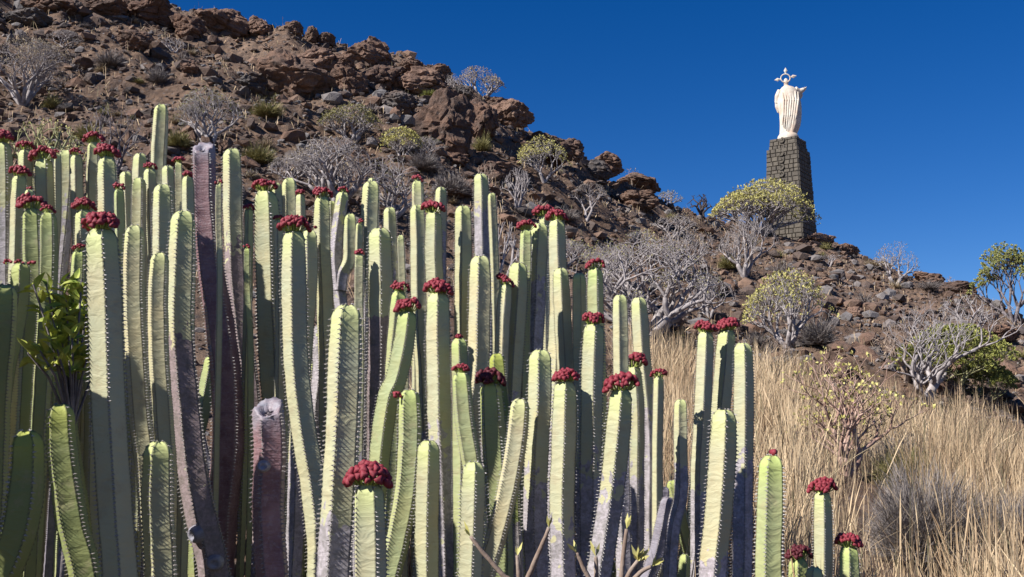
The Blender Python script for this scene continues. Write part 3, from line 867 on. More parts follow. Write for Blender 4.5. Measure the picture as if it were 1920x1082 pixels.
# ------------------------------------------------------------------ rocks
def rock_shape(seed, sub=3, cuts=9, rough=0.10, fine=0.0, deep=False):
    import bmesh
    rnd = random.Random(seed)
    bm = bmesh.new()
    bmesh.ops.create_icosphere(bm, subdivisions=sub, radius=1.0)
    planes = []
    for _ in range(cuts):
        n = Vector((rnd.gauss(0, 1), rnd.gauss(0, 1), rnd.gauss(0, 0.8))).normalized()
        planes.append((n, rnd.uniform(0.40, 0.72) if deep else rnd.uniform(0.55, 0.85)))
    for v in bm.verts:
        for n, d in planes:
            k = v.co.dot(n)
            if k > d: v.co -= n * (k - d) * 0.92
        nn = v.co.normalized()
        v.co += nn * rough * (mn.noise(v.co * 2.3 + Vector((seed, 0, 0))) + 0.5 * mn.noise(v.co * 6 + Vector((seed, 4, 0))))
    if deep:
        for v in bm.verts: v.co += Vector((rnd.uniform(-1, 1), rnd.uniform(-1, 1), rnd.uniform(-1, 1))) * 0.10
    if fine:
        for v in bm.verts:
            w_ = mn.voronoi(v.co * 1.9 + Vector((seed * 3.1, 0, 0)))[0]
            crack = min(1, (w_[1] - w_[0]) * 5)
            q = v.co.normalized()
            v.co += q * (fine * (0.5 * mn.noise(v.co * 11) + 0.7 * mn.noise(v.co * 4.5 + Vector((0, seed, 0)))) - 0.11 * (1 - crack) + 0.06 * mn.cell(v.co * 2.4))
    vs = [v.co.copy() for v in bm.verts]
    fs = [tuple(v.index for v in f.verts) for f in bm.faces]
    bm.free()
    return vs, fs
BIG = []
for i in range(12):
    v, f = rock_shape(i, 5, 15, 0.07, 0.07)
    BIG.append((v, f))
MID = []
for i in range(10):
    v, f = rock_shape(40 + i, 2, 10, 0.05, 0.03, True)
    me = {}
    for nm, m_ in (('b', M_rock), ('r', M_redrock), ('g', M_greyrock)):
        q = mesh('rock', v, f); q.materials.append(m_); q.polygons.foreach_set('use_smooth', [False] * len(q.polygons))
        me[nm] = q
    MID.append(me)
bigme = {}
def boulder(px, py, w, h, label, variant, tone='b', rot=0.0, depth=0.9, group=None, sink=0.30, tilt=0.0):
    """px, py: middle of the foot of the rock in the photo"""
    g = hit(px, py)
    mpp = g.y / F
    key = (variant, tone)
    if key not in bigme:
        v, f = BIG[variant]
        q = mesh('boulder', v, f); q.materials.append({'b': M_rock, 'r': M_redrock, 'g': M_greyrock}[tone])
        bigme[key] = q
    o = bpy.data.objects.new('boulder', bigme[key]); col.objects.link(o)
    sx, sz = w * mpp / 2 / 0.82, h * mpp / 2 / (0.80)
    o.scale = (sx, sx * depth, sz)
    o.rotation_euler = (0.1, tilt, rot)
    up = at(px, py - h * 0.42, g.y)
    o.location = (g.x, g.y + sx * depth * 0.3, up.z)
    tag(o, label, 'boulder', group)
    return o
B_ = boulder
B_(696, 124, 96, 56, 'largest light brown boulder perched on the skyline, flat top and shaded right end', 0, 'r', 0.4, 0.8, tilt=0.12)
B_(612, 84, 34, 24, 'small grey-brown skyline rock just left of the largest perched boulder', 1, 'b', 1.0)
B_(582, 80, 30, 32, 'dark angular skyline rock with a shaded front', 2, 'b', 2.0)
B_(549, 62, 40, 24, 'rounded brown rock topping the skyline left of the dark angular one', 3, 'b', 0.6)
B_(410, 66, 108, 66, 'broad rust brown outcrop with a pointed top against the sky', 4, 'r', 0.3, tilt=0.15)
B_(350, 70, 74, 52, 'rounded brown outcrop left of the pointed skyline one', 5, 'b', 1.4)
B_(275, 42, 110, 60, 'dark overhanging outcrop at the top edge where the sky begins', 6, 'b', 0.2)
B_(480, 68, 60, 40, 'reddish ledge on the skyline right of the pointed outcrop', 7, 'r', 2.2)
B_(190, 30, 90, 44, 'brown outcrop at the top picture edge', 8, 'b', 0.9)
B_(90, 25, 110, 40, 'pale topped rock slab in the upper left corner', 9, 'b', 1.9)
B_(40, 50, 90, 40, 'dark shaded rock below the slab in the upper left corner', 10, 'g', 2.5)
B_(140, 38, 34, 40, 'bluish grey standing stone near the top left edge', 11, 'g', 0.3)
B_(248, 96, 66, 42, 'rounded dark boulder on the upper left slope', 2, 'b', 0.8)
B_(350, 140, 46, 30, 'pinkish brown boulder among black stones on the upper left slope', 0, 'r', 1.8)
B_(545, 190, 150, 105, 'big dark cliff-like boulder above the yellow-tipped shrub', 4, 'b', 2.6, 0.8)
B_(478, 172, 84, 44, 'smooth grey slab left of the big dark cliff-like boulder', 9, 'g', 0.5)
B_(590, 135, 90, 50, 'red-brown ledge above the big dark cliff-like boulder', 7, 'r', 0.1)
B_(650, 178, 80, 62, 'fractured brown outcrop right of the big dark cliff-like boulder', 5, 'b', 2.1)
B_(715, 170, 80, 60, 'craggy brown outcrop under the largest perched boulder', 6, 'b', 1.2)
B_(640, 130, 60, 36, 'brown wedge of rock below the perched boulder at its left', 8, 'r', 2.9)
B_(790, 178, 110, 56, 'flat-faced reddish outcrop below the skyline near the white-branched trees', 0, 'r', 0.0, 0.9)
B_(770, 138, 60, 28, 'low dark skyline rock right of the perched boulder', 1, 'b', 1.6)
B_(820, 152, 64, 34, 'dark slab on the skyline left of the bare white-branched tree', 3, 'b', 0.7)
B_(745, 210, 70, 40, 'tilted grey-brown block in the crags', 10, 'g', 0.9)
B_(835, 282, 130, 120, 'massive rounded brown outcrop below the white-branched skyline tree', 11, 'b', 0.4, 0.8)
B_(905, 262, 90, 88, 'shaded reddish outcrop right of the massive rounded one', 6, 'b', 1.9, 0.8)
B_(955, 240, 84, 62, 'flat-topped orange-brown block on the skyline at the end of the crags', 8, 'r', 0.2, 0.9, tilt=0.18)
B_(865, 190, 50, 32, 'small grey rock at the foot of the white-branched skyline tree', 2, 'g', 0.4)
B_(930, 208, 60, 34, 'dark skyline rock right of the white-branched skyline tree', 5, 'b', 1.1)
B_(1020, 300, 104, 60, 'pointed brown skyline rock behind the yellow-tipped shrub', 9, 'b', 2.7, tilt=0.2)
B_(1066, 300, 66, 44, 'rough skyline rock sloping down behind the yellow-tipped shrub', 7, 'b', 0.5)
B_(1132, 328, 70, 44, 'upright cracked brown block on the skyline in the middle', 10, 'r', 1.5)
B_(1118, 332, 66, 34, 'grey-faced rock leaning below the cracked skyline block', 0, 'g', 0.0)
B_(1200, 358, 96, 42, 'low dark ridge rock right of the cracked skyline block', 4, 'b', 0.9)
B_(1195, 390, 90, 36, 'shaded brown rock shelf under the low dark ridge rock', 3, 'b', 2.3)
B_(850, 312, 70, 34, 'rounded pale brown rock above the grey cushion bush', 5, 'r', 1.0)
B_(700, 320, 50, 26, 'brown rock among the shrubs in the middle of the slope', 1, 'b', 0.2)
B_(930, 330, 90, 34, 'flat reddish slab left of the yellow-tipped shrub on the slope', 9, 'r', 0.2)
B_(1545, 462, 62, 30, 'brown rock on the skyline just right of the stone pedestal', 6, 'r', 1.3)
B_(1590, 480, 54, 26, 'reddish rock on the skyline, second right of the stone pedestal', 8, 'r', 2.0)
B_(1800, 552, 80, 26, 'low brown rock bulge on the skyline at right', 3, 'b', 0.4)
B_(1745, 530, 60, 24, 'small brown skyline bump between two bare shrubs at right', 5, 'r', 1.2)
B_(1605, 598, 42, 24, 'reddish rock in the rubble right of the yellow-tipped tree', 7, 'r', 0.7)
B_(1640, 670, 44, 26, 'pale grey rock in the rubble field', 9, 'g', 1.0)
B_(1880, 640, 70, 30, 'brown rock ledge at the right picture edge', 2, 'b', 1.7)
B_(860, 376, 100, 36, 'shadowed rock ledge below the grey cushion bush', 4, 'b', 0.1)

# loose rocks: the ones that show largest are objects, the rest one mesh of rubble
rs = np.random.RandomState(5)
N = 38000
uu = rs.uniform(-0.60, 0.58, N)
yy_r = np.interp(uu, RU, RY)
YY = 10 + (yy_r + 1.0 - 10) * rs.uniform(0, 1, N) ** 0.75
XX = uu * YY
sz = 0.05 * rs.pareto(2.2, N) + 0.045
sz = np.minimum(sz, 0.36)
sz = sz * np.where(uu > 0.15, 1.3, 1.0)
left_rocky = np.clip((0.2 - uu) * 3, 0, 1) * np.clip((YY / yy_r - 0.55) * 4, 0, 1)
sz = sz * (1 + 0.15 * left_rocky) * np.where(YY < 24, 0.6, 1.0)
keep = []
for i in range(N):
    d = mn.noise(Vector((XX[i] / 3.5, YY[i] / 3.5, 4)))
    if uu[i] > -0.1 and YY[i] < 19: continue
    if d > rs.uniform(-0.55, 0.35) or rs.rand() < (0.55 if uu[i] > 0.15 else 0.25): keep.append(i)
keep.sort(key=lambda i: -sz[i] / YY[i])
ped = at(1478, 435, 70)
keep = [i for i in keep if not (abs(XX[i] - ped.x) < 2.2 and abs(YY[i] - 70) < 3.2)]
top = keep[:240]
LB = {'b': 'brown loose volcanic rock lying on the hillside', 'r': 'reddish loose volcanic rock lying on the hillside', 'g': 'dark grey loose rock lying on the hillside'}
for i in top:
    t_ = random.choice('bbrrg')
    o = bpy.data.objects.new('rock', random.choice(MID)[t_]); col.objects.link(o)
    s_ = sz[i]
    o.scale = (s_ * random.uniform(0.8, 1.3), s_ * random.uniform(0.8, 1.2), s_ * random.uniform(0.5, 0.9))
    o.rotation_euler = (random.uniform(-0.3, 0.3), random.uniform(-0.3, 0.3), random.uniform(0, 6.28))
    o.location = (XX[i], YY[i], height(XX[i], YY[i]) + s_ * 0.2)
    tag(o, LB[t_], 'rock', {'b': 'brown', 'r': 'reddish', 'g': 'dark grey'}[t_] + ' loose rocks on the hillside')
VV, FF, AA = [], [], []
small = [rock_shape(90 + i, 1, 5, 0.2, 0.0, True) for i in range(8)]
sv_ = [np.array([tuple(p) for p in v]) for v, f in small]; sf_ = [np.array(f) for v, f in small]
off = 0
for i in keep[240:]:
    k = i % 8
    s_ = sz[i]
    a = rs.uniform(0, 6.28); ca, sa = math.cos(a), math.sin(a)
    v = sv_[k] * np.array([s_ * rs.uniform(0.8, 1.3), s_ * rs.uniform(0.7, 1.2), s_ * rs.uniform(0.45, 0.85)])
    v = v @ np.array([[ca, sa, 0], [-sa, ca, 0], [0, 0, 1]])
    v = v + np.array([XX[i], YY[i], height(XX[i], YY[i]) + s_ * 0.2])
    VV.append(v); FF.append(sf_[k] + off); off += len(v)
    AA.append(np.tile([rs.rand(), 1.0 if rs.rand() < 0.25 else 0.0, 0, 1], (len(v), 1)))
rub = link('rubble', mesh_np('rubble', np.concatenate(VV), np.concatenate(FF), np.concatenate(AA)), M_rubble, smooth=False)
tag(rub, 'small loose stones scattered all over the hillside', 'rubble', kind='stuff')

# ------------------------------------------------------------------ shrubs
class TB:
    def __init__(s): s.v = []; s.f = []
    def tube(s, pts, rads, n=5):
        rings = []
        for i, p in enumerate(pts):
            T = (pts[min(i + 1, len(pts) - 1)] - pts[max(0, i - 1)])
            if T.length < 1e-9: T = Vector((0, 0, 1))
            T.normalize()
            S = T.cross(Vector((0.3, 1, 0.2))).normalized(); Nn = T.cross(S)
            o = len(s.v); rings.append(o)
            for k in range(n):
                a = 2 * math.pi * k / n
                s.v.append(p + (S * math.cos(a) + Nn * math.sin(a)) * rads[i])
        for a, b in zip(rings, rings[1:]):
            for k in range(n): s.f.append((a + k, a + (k + 1) % n, b + (k + 1) % n, b + k))
        s.f.append(tuple(range(rings[-1], rings[-1] + n)))

def shrub(name, label, px, py, w, h, levels=6, stems=4, seed=0, twig=None, leaf=None, leafn=0, leafsz=0.035, thick=0.035, flat=0.75, bend=0.3,
          cat='shrub', Y=None, spread=1.0, ratio=0.80, cx=None, group=None, taper=0.74, lenjit=0.25, up=0.35, droop=0.0, p3=0.35, flower=False, bare=0.0, thinend=0.0, dome=True):
    """px, py: foot in the photo; w, h: crown width and whole height in photo pixels"""
    rnd = random.Random(seed + 1000)
    g = hit(px, py) if Y is None else at(px, py, Y)
    mpp = g.y / F
    W_, H_ = w * mpp, h * mpp
    if Y is not None:
        gz_ = height(g.x, g.y); H_ += max(0, g.z - gz_); g.z = gz_
    segs = []; tips = []
    def grow(p, d, L, r, lv):
        n = 3
        pts = [p]; q = p; dd = d
        for i in range(n):
            dd = (dd + Vector((rnd.uniform(-1, 1), rnd.uniform(-1, 1), rnd.uniform(-0.6, 1) * 0.8)) * bend * 0.5 + Vector((0, 0, up * 0.22))).normalized()
            q = q + dd * L / n; pts.append(q)
        r2 = r * taper
        segs.append((pts, [r, (r * 2 + r2) / 3, (r + 2 * r2) / 3, r2]))
        if lv <= 0 or (lv < levels - 2 and rnd.random() < bare): tips.append((q, dd)); return
        k = 3 if rnd.random() < p3 else 2
        a0 = rnd.uniform(0, 6.28)
        S = dd.cross(Vector((0.2, 0.9, 0.1))).normalized(); Nn = dd.cross(S)
        for i in range(k):
            a = a0 + 6.28 * i / k + rnd.uniform(-0.4, 0.4)
            ang = rnd.uniform(0.38, 0.72) * spread
            nd = (dd * math.cos(ang) + (S * math.cos(a) + Nn * math.sin(a)) * math.sin(ang)).normalized()
            if nd.z < -0.1: nd.z *= 0.2; nd.normalize()
            grow(q, nd, L * ratio * rnd.uniform(1 - lenjit, 1 + lenjit), r2 * (0.82 if k == 2 else 0.74), lv - 1)
    a0 = rnd.uniform(0, 6.28)
    for i in range(stems):
        a = a0 + 6.28 * i / stems + rnd.uniform(-0.3, 0.3)
        t_ = rnd.uniform(0.35, 0.95) * flat if stems > 1 else 0.05
        grow(Vector((math.cos(a) * 0.03, math.sin(a) * 0.03, 0)), Vector((math.cos(a) * math.sin(t_), math.sin(a) * math.sin(t_), math.cos(t_))), rnd.uniform(0.8, 1.1), thick * 10 * rnd.uniform(0.8, 1.1), levels - (1 if stems > 2 else 0))
    xs = sorted(q.x for q, _ in tips); zs = sorted(q.z for q, _ in tips)
    x0, x1 = xs[int(len(xs) * 0.02)], xs[int(len(xs) * 0.98) - 1 if len(xs) > 20 else -1]; z1 = zs[int(len(zs) * 0.98)]
    sx = W_ / max(0.1, x1 - x0); sz_ = H_ / max(0.1, z1)
    ccx = (cx - px) * mpp if cx is not None else 0.0
    shift = ccx - (x0 + x1) / 2 * sx
    def M(q):
        hz = min(1, max(0, q.z / z1))
        xm = (x0 + x1) / 2; hw_ = (x1 - x0) / 2
        if dome:
            rho = math.sqrt(((q.x - xm * hz) / hw_) ** 2 + (q.y / hw_) ** 2 + (q.z / z1) ** 2)
            if rho > 0.9:
                k_ = (0.9 + (rho - 0.9) * 0.25) / rho
                q = Vector((xm * hz + (q.x - xm * hz) * k_, q.y * k_, q.z * k_))
        return Vector((q.x * sx + shift * hz ** 0.8, q.y * sx * 0.9, q.z * sz_ - 0.06))
    rk = W_ * thick / (thick * 10)
    tb = TB()
    for pts, rad in segs:
        tb.tube([M(p) for p in pts], [max(r * rk, 0.0026 + thinend) for r in rad], 5 if rad[0] > thick * 3 else 4)
    root = empty(name, g)
    tag(root, label, cat, group)
    link('branches', mesh('branches', tb.v, tb.f), twig or M_twig, root)
    if leaf and leafn:
        V, Fc = [], []
        ls = W_ * leafsz
        for q, d in tips:
            if rnd.random() < bare * 0.5: continue
            q = M(q)
            for _ in range(leafn):
                dr = (d * 0.8 + Vector((rnd.uniform(-1, 1), rnd.uniform(-1, 1), rnd.uniform(-0.7 - droop, 1 - droop * 1.6)))).normalized()
                sd = dr.cross(Vector((rnd.uniform(-1, 1), rnd.uniform(-1, 1), rnd.uniform(-1, 1)))).normalized()
                L_ = ls * rnd.uniform(0.6, 1.2); wd = L_ * (0.30 if not flower else 0.42)
                b = q + Vector((rnd.uniform(-1, 1), rnd.uniform(-1, 1), rnd.uniform(-1, 1))) * ls * 0.35
                o = len(V); nrm = dr.cross(sd) * wd * 0.3
                V += [b, b + dr * L_ * 0.5 + sd * wd + nrm, b + dr * L_, b + dr * L_ * 0.5 - sd * wd + nrm]
                Fc += [(o, o + 1, o + 2), (o, o + 2, o + 3)]
        if V:
            lf = link('foliage', mesh('foliage', V, Fc), leaf, root, smooth=False); lf['kind'] = 'stuff'
    return root

SH = shrub
SH('balsam_shrub', 'dense grey twiggy shrub at the upper left picture edge', 42, 200, 215, 150, 7, 7, 1, leaf=M_leaftan, leafn=2, leafsz=0.016, cx=50, thick=0.026)
SH('balsam_shrub', 'grey fan-shaped shrub rising behind the top of the purple trunk', 392, 285, 165, 140, 7, 4, 2, leaf=M_leafolive, leafn=2, leafsz=0.018, cx=388, thick=0.036, thinend=0.002)
SH('bare_shrub', 'dark leafless zigzag shrub behind the fruited columns at left', 215, 330, 175, 155, 5, 4, 3, twig=M_twigdark, cx=215, thick=0.022, bend=0.7, spread=1.3)
SH('balsam_shrub', 'olive-topped grey shrub under the dark cliff-like boulder', 660, 268, 135, 88, 7, 6, 4, leaf=M_leafolive, leafn=4, leafsz=0.026, cx=654, thick=0.038, thinend=0.002)
SH('balsam_shrub', 'largest bare grey shrub right behind the middle left cactus columns', 625, 400, 235, 170, 7, 6, 5, leaf=M_leaftan, leafn=1, leafsz=0.014, cx=622, thick=0.036, thinend=0.001, bend=0.35)
SH('balsam_shrub', 'bare grey shrub beside the largest one, above the pale twin tips', 738, 410, 160, 140, 6, 5, 6, leaf=M_leafolive, leafn=1, leafsz=0.02, cx=735, thick=0.036, thinend=0.001)
SH('balsam_shrub', 'yellow-leaved shrub peeping over the bare grey ones in the middle', 752, 300, 95, 72, 6, 6, 7, leaf=M_leafyellow, leafn=5, leafsz=0.04, cx=750, thick=0.024)
SH('umbrella_tree', 'umbrella-shaped white-branched shrub with yellow tips on the skyline', 908, 184, 104, 72, 7, 3, 8, leaf=M_leaftan, leafn=2, leafsz=0.026, cx=895, thick=0.050, flat=1.1, thinend=0.002, cat='shrub')
SH('bare_shrub', 'slender white-branched shrub left of the umbrella-shaped one', 850, 184, 44, 56, 5, 3, 9, leaf=M_leaftan, leafn=1, leafsz=0.03, cx=846, thick=0.05)
SH('balsam_shrub', 'yellow-tipped grey shrub with stout trunk below the pointed skyline rock', 1020, 350, 112, 102, 7, 3, 10, leaf=M_leafyellow, leafn=3, leafsz=0.03, cx=1017, thick=0.038)
SH('bare_shrub', 'bare upright grey shrub left of the yellow-tipped one with stout trunk', 968, 396, 76, 100, 5, 4, 11, cx=972, thick=0.045)
SH('bare_shrub', 'bare grey shrub alone on the open slope in the middle', 1100, 422, 88, 84, 6, 2, 12, leaf=M_leaftan, leafn=1, leafsz=0.02, cx=1108, thick=0.042)
SH('bare_shrub', 'sparse forked grey shrub right of the swollen-headed cactus column', 935, 560, 70, 165, 4, 2, 13, cx=952, thick=0.085)
SH('bare_shrub', 'bare shrub tips showing above the swollen-headed cactus column', 905, 380, 48, 92, 4, 3, 14, twig=M_twigbrown, cx=912, thick=0.06)
SH('balsam_shrub', 'huge tangled bare grey shrub in the middle right', 1215, 640, 310, 205, 7, 8, 15, twig=M_twig, leaf=M_leafolive, leafn=1, leafsz=0.012, cx=1215, thick=0.034, thinend=0.002, bend=0.45, flat=1.05, bare=0.08)
SH('balsam_shrub', 'lower spreading part-bare shrub behind the huge tangled one', 1130, 545, 150, 110, 6, 6, 16, leaf=M_leafyellow, leafn=1, leafsz=0.02, cx=1140, thick=0.026)
SH('bare_shrub', 'bare sprawling shrub left of the yellow skyline bush, lying against the slope', 1270, 520, 150, 110, 6, 5, 17, leaf=M_leaftan, leafn=1, leafsz=0.018, cx=1290, thick=0.028)
SH('balsam_shrub', 'big dome-shaped yellow-flowering shrub in front of the monument', 1425, 440, 205, 112, 7, 13, 18, leaf=M_leafyellow, leafn=4, leafsz=0.021, cx=1430, thick=0.026, flat=1.05)
SH('bare_shrub', 'bleached tangled shrub below the yellow-flowering dome', 1395, 520, 130, 135, 7, 4, 19, leaf=M_leaftan, leafn=1, leafsz=0.014, cx=1408, thick=0.038, thinend=0.002)
SH('balsam_shrub', 'yellow-tipped tree-like shrub with short trunk in the right middle', 1478, 655, 185, 165, 7, 5, 20, leaf=M_leafyellow, leafn=3, leafsz=0.026, cx=1478, thick=0.036, flat=1.0)
SH('bare_shrub', 'pale bare shrub alone on the right skyline', 1680, 536, 108, 92, 6, 2, 21, twig=M_twig, leaf=M_leaftan, leafn=2, leafsz=0.02, cx=1684, thick=0.045, flat=0.8)
SH('dead_shrub', 'charred black branching stump on the skyline', 1318, 408, 62, 62, 4, 2, 22, twig=M_black, cx=1310, thick=0.08, bend=0.5)
SH('bare_shrub', 'small pale leafy shrub on the skyline left of the charred stump', 1255, 372, 60, 38, 5, 5, 23, leaf=M_leafolive, leafn=2, leafsz=0.04, cx=1256, thick=0.04)
SH('bare_shrub', 'thick-limbed sculptural grey shrub before the green broom', 1735, 765, 225, 205, 7, 4, 24, twig=M_twig, cx=1775, thick=0.044, bend=1.0, flat=1.15, bare=0.12, dome=False, lenjit=0.35)
SH('bare_shrub', 'higher bare branches behind the sculptural grey shrub at its upper left', 1700, 720, 130, 150, 5, 2, 25, twig=M_twigbrown, cx=1690, thick=0.045, bend=0.8, bare=0.1)
SH('bare_shrub', 'bare shrub with yellow specks behind the sculptural grey one', 1822, 640, 110, 95, 5, 3, 26, leaf=M_leafyellow, leafn=1, leafsz=0.02, cx=1810, thick=0.045)
SH('spurge_shrub', 'reddish branched shrub with lime flower tips standing in the dry grass', 1588, 905, 210, 225, 6, 5, 27, twig=M_twigred, leaf=M_leafyellow, leafn=3, leafsz=0.032, cx=1590, thick=0.042, flat=0.9, dome=False, flower=True, bare=0.1)
SH('dead_shrub', 'dead bleached branches lying in the grass at the right picture edge', 1860, 880, 130, 80, 5, 5, 28, twig=M_twigdark, cx=1865, thick=0.045, bend=0.8, flat=1.3)
SH('dead_shrub', 'curled dry brown branches at the foot of the yellow-tipped tree-like shrub', 1450, 705, 100, 75, 5, 5, 29, twig=M_twigbrown, cx=1452, thick=0.04, bend=0.9, flat=1.2)
SH('bare_shrub', 'small bare bush on the upper left slope', 328, 98, 62, 36, 5, 3, 30, cx=322, thick=0.045)
SH('bare_shrub', 'tiny bare bush on the right skyline between two low rocks', 1782, 540, 28, 26, 4, 3, 31, cx=1782, thick=0.05)
SH('bare_shrub', 'tiny forked twig on the skyline at the end of the crags', 966, 212, 16, 18, 3, 2, 32, cx=966, thick=0.09)
SH('bare_shrub', 'small white forked twig in front of the grey cushion bush', 858, 372, 28, 52, 4, 1, 33, cx=860, thick=0.05)
SH('bare_shrub', 'thin dry stalks standing against the sky in the middle', 1185, 332, 36, 46, 3, 3, 34, twig=M_twigbrown, leaf=M_leaftan, leafn=3, leafsz=0.06, cx=1186, thick=0.02, flat=0.4)
SH('bare_shrub', 'small white twig shrub on the rubble below the monument', 1556, 500, 36, 28, 4, 3, 35, cx=1556, thick=0.06)
SH('bare_shrub', 'low grey shrub on the slope right of the lone open-slope one', 1200, 470, 80, 50, 5, 5, 36, leaf=M_leafyellow, leafn=1, leafsz=0.03, cx=1200, thick=0.028)
SH('spurge_shrub', 'olive finger-branched spurge with round buds behind the far left crowns', 85, 400, 190, 200, 4, 6, 37, twig=M_twiggreen, leaf=M_leafyellow, leafn=3, leafsz=0.022, cx=80, thick=0.034, bend=0.3, flower=True)
SH('willowy_tree', 'tall feathery green and yellow tree at the right picture edge', 1900, 606, 150, 165, 7, 4, 38, twig=M_twigdark, leaf=M_treeleaf, leafn=30, leafsz=0.020, cx=1895, thick=0.028, flat=0.75, cat='tree', droop=0.6, up=0.6, bare=0.05)
SH('broom_bush', 'green broom bush behind the sculptural grey shrub', 1790, 735, 230, 135, 7, 9, 39, twig=M_twiggreen, leaf=M_leafgreen, leafn=16, leafsz=0.022, cx=1790, thick=0.012, flat=1.2, cat='bush')
SH('broom_bush', 'lower darker half of the green broom at right, nearer the path of rubble', 1850, 755, 130, 85, 7, 7, 40, twig=M_twiggreen, leaf=M_leafgreen, leafn=16, leafsz=0.024, cx=1850, thick=0.012, flat=1.2, cat='bush')
def fingers(label, lines, Y, tips, seed, w=11, flower=None):
    """fleshy foreground twigs: tapering fingers with a few narrow leaves at the tips"""
    rnd = random.Random(seed)
    g = at(lines[0][0][0], 1250, Y); g.z = height(g.x, g.y)
    root = empty('spurge_twigs', g); tag(root, label, 'twigs')
    tb = TB(); mpp = Y / F; V, Fc = [], []
    for k_, ln in enumerate(lines):
        pts = [at(x, y, Y + 0.04 * k_) - g for x, y in ln]
        q0 = at(ln[0][0], 1240, Y + 0.04 * k_) - g
        pts = [Vector((q0.x, q0.y, 0)), q0] + pts
        n_ = len(pts)
        ctr = catmull(pts, 5)
        tb.tube([q + Vector((0, 0, 0.002 * mn.noise(q * 60))) for q in ctr], [mpp * w * (0.62 - 0.30 * i / (len(ctr) - 1)) * (1 + 0.12 * mn.noise(Vector((i * 2.1, k_, seed)))) for i in range(len(ctr))], 8)
        e = pts[-1]; d = (pts[-1] - pts[-2]).normalized()
        for _ in range(tips if flower != k_ else 22):
            dr = (d + Vector((rnd.uniform(-1, 1), rnd.uniform(-1, 1), rnd.uniform(-.3, 1))) * (0.5 if flower != k_ else 1.3)).normalized()
            sd = dr.cross(Vector((rnd.uniform(-1, 1), 1, rnd.uniform(-1, 1)))).normalized()
            L_ = mpp * rnd.uniform(16, 34); wd = L_ * 0.13; o = len(V)
            V += [e, e + dr * L_ * 0.5 + sd * wd, e + dr * L_, e + dr * L_ * 0.5 - sd * wd]
            Fc += [(o, o + 1, o + 2), (o, o + 2, o + 3)]
    link('branches', mesh('branches', tb.v, tb.f), M_twigbrown, root)
    lf = link('foliage', mesh('foliage', V, Fc), M_leafyellow, root, smooth=False); lf['kind'] = 'stuff'
fingers('bare brownish twigs with yellow tips at the bottom edge, left of the flower tuft', [[(965, 1110), (940, 1075), (905, 1035), (882, 1006)], [(975, 1120), (972, 1070), (970, 1042)], [(985, 1110), (1000, 1060), (1018, 1018), (1029, 990)], [(1110, 1110), (1092, 1060), (1081, 1036)], [(1118, 1110), (1118, 1060), (1117, 1044)]], 2.7, 3, 5)
fingers('foreground twigs with a pale yellow flower tuft at the bottom edge', [[(1165, 1110), (1168, 1050), (1175, 992)], [(1172, 1110), (1180, 1075), (1196, 1052)], [(1178, 1115), (1200, 1075), (1222, 1062)]], 2.7, 4, 6, flower=1)
SH('bare_shrub', 'dry twigs sprouting at the bottom edge under the leaning lime cactus tip', 1285, 1130, 60, 90, 3, 4, 43, twig=M_twiggreen, leaf=M_leafyellow, leafn=8, leafsz=0.12, cx=1290, thick=0.035, Y=4.6, cat='twigs', flower=True)

SH('balsam_shrub', 'grey shrub left of the largest bare one, above the crowned stump column', 545, 345, 110, 70, 6, 5, 51, leaf=M_leaftan, leafn=1, leafsz=0.02, cx=548, thick=0.034, thinend=0.001)
SH('balsam_shrub', 'grey part-leafy shrub right of the yellow-leaved one in the middle', 800, 300, 100, 50, 6, 5, 52, leaf=M_leafolive, leafn=1, leafsz=0.02, cx=800, thick=0.030, thinend=0.001)
SH('balsam_shrub', 'sprawling grey shrub between the lone open-slope one and the huge tangled one', 1060, 500, 120, 70, 6, 6, 53, leaf=M_leafyellow, leafn=1, leafsz=0.02, cx=1062, thick=0.030, thinend=0.001)
SH('bare_shrub', 'bare tangled shrub right of the huge tangled one, lying low', 1330, 600, 110, 90, 6, 5, 54, cx=1335, thick=0.034, thinend=0.001)
SH('bare_shrub', 'low bare shrub below the charred black stump', 1260, 450, 110, 52, 6, 6, 55, leaf=M_leaftan, leafn=1, leafsz=0.02, cx=1262, thick=0.028, thinend=0.002)
SH('balsam_shrub', 'half-dead shrub at the top left between the boulders', 120, 90, 90, 40, 6, 5, 56, leaf=M_leaftan, leafn=1, leafsz=0.02, cx=120, thick=0.030, thinend=0.002)

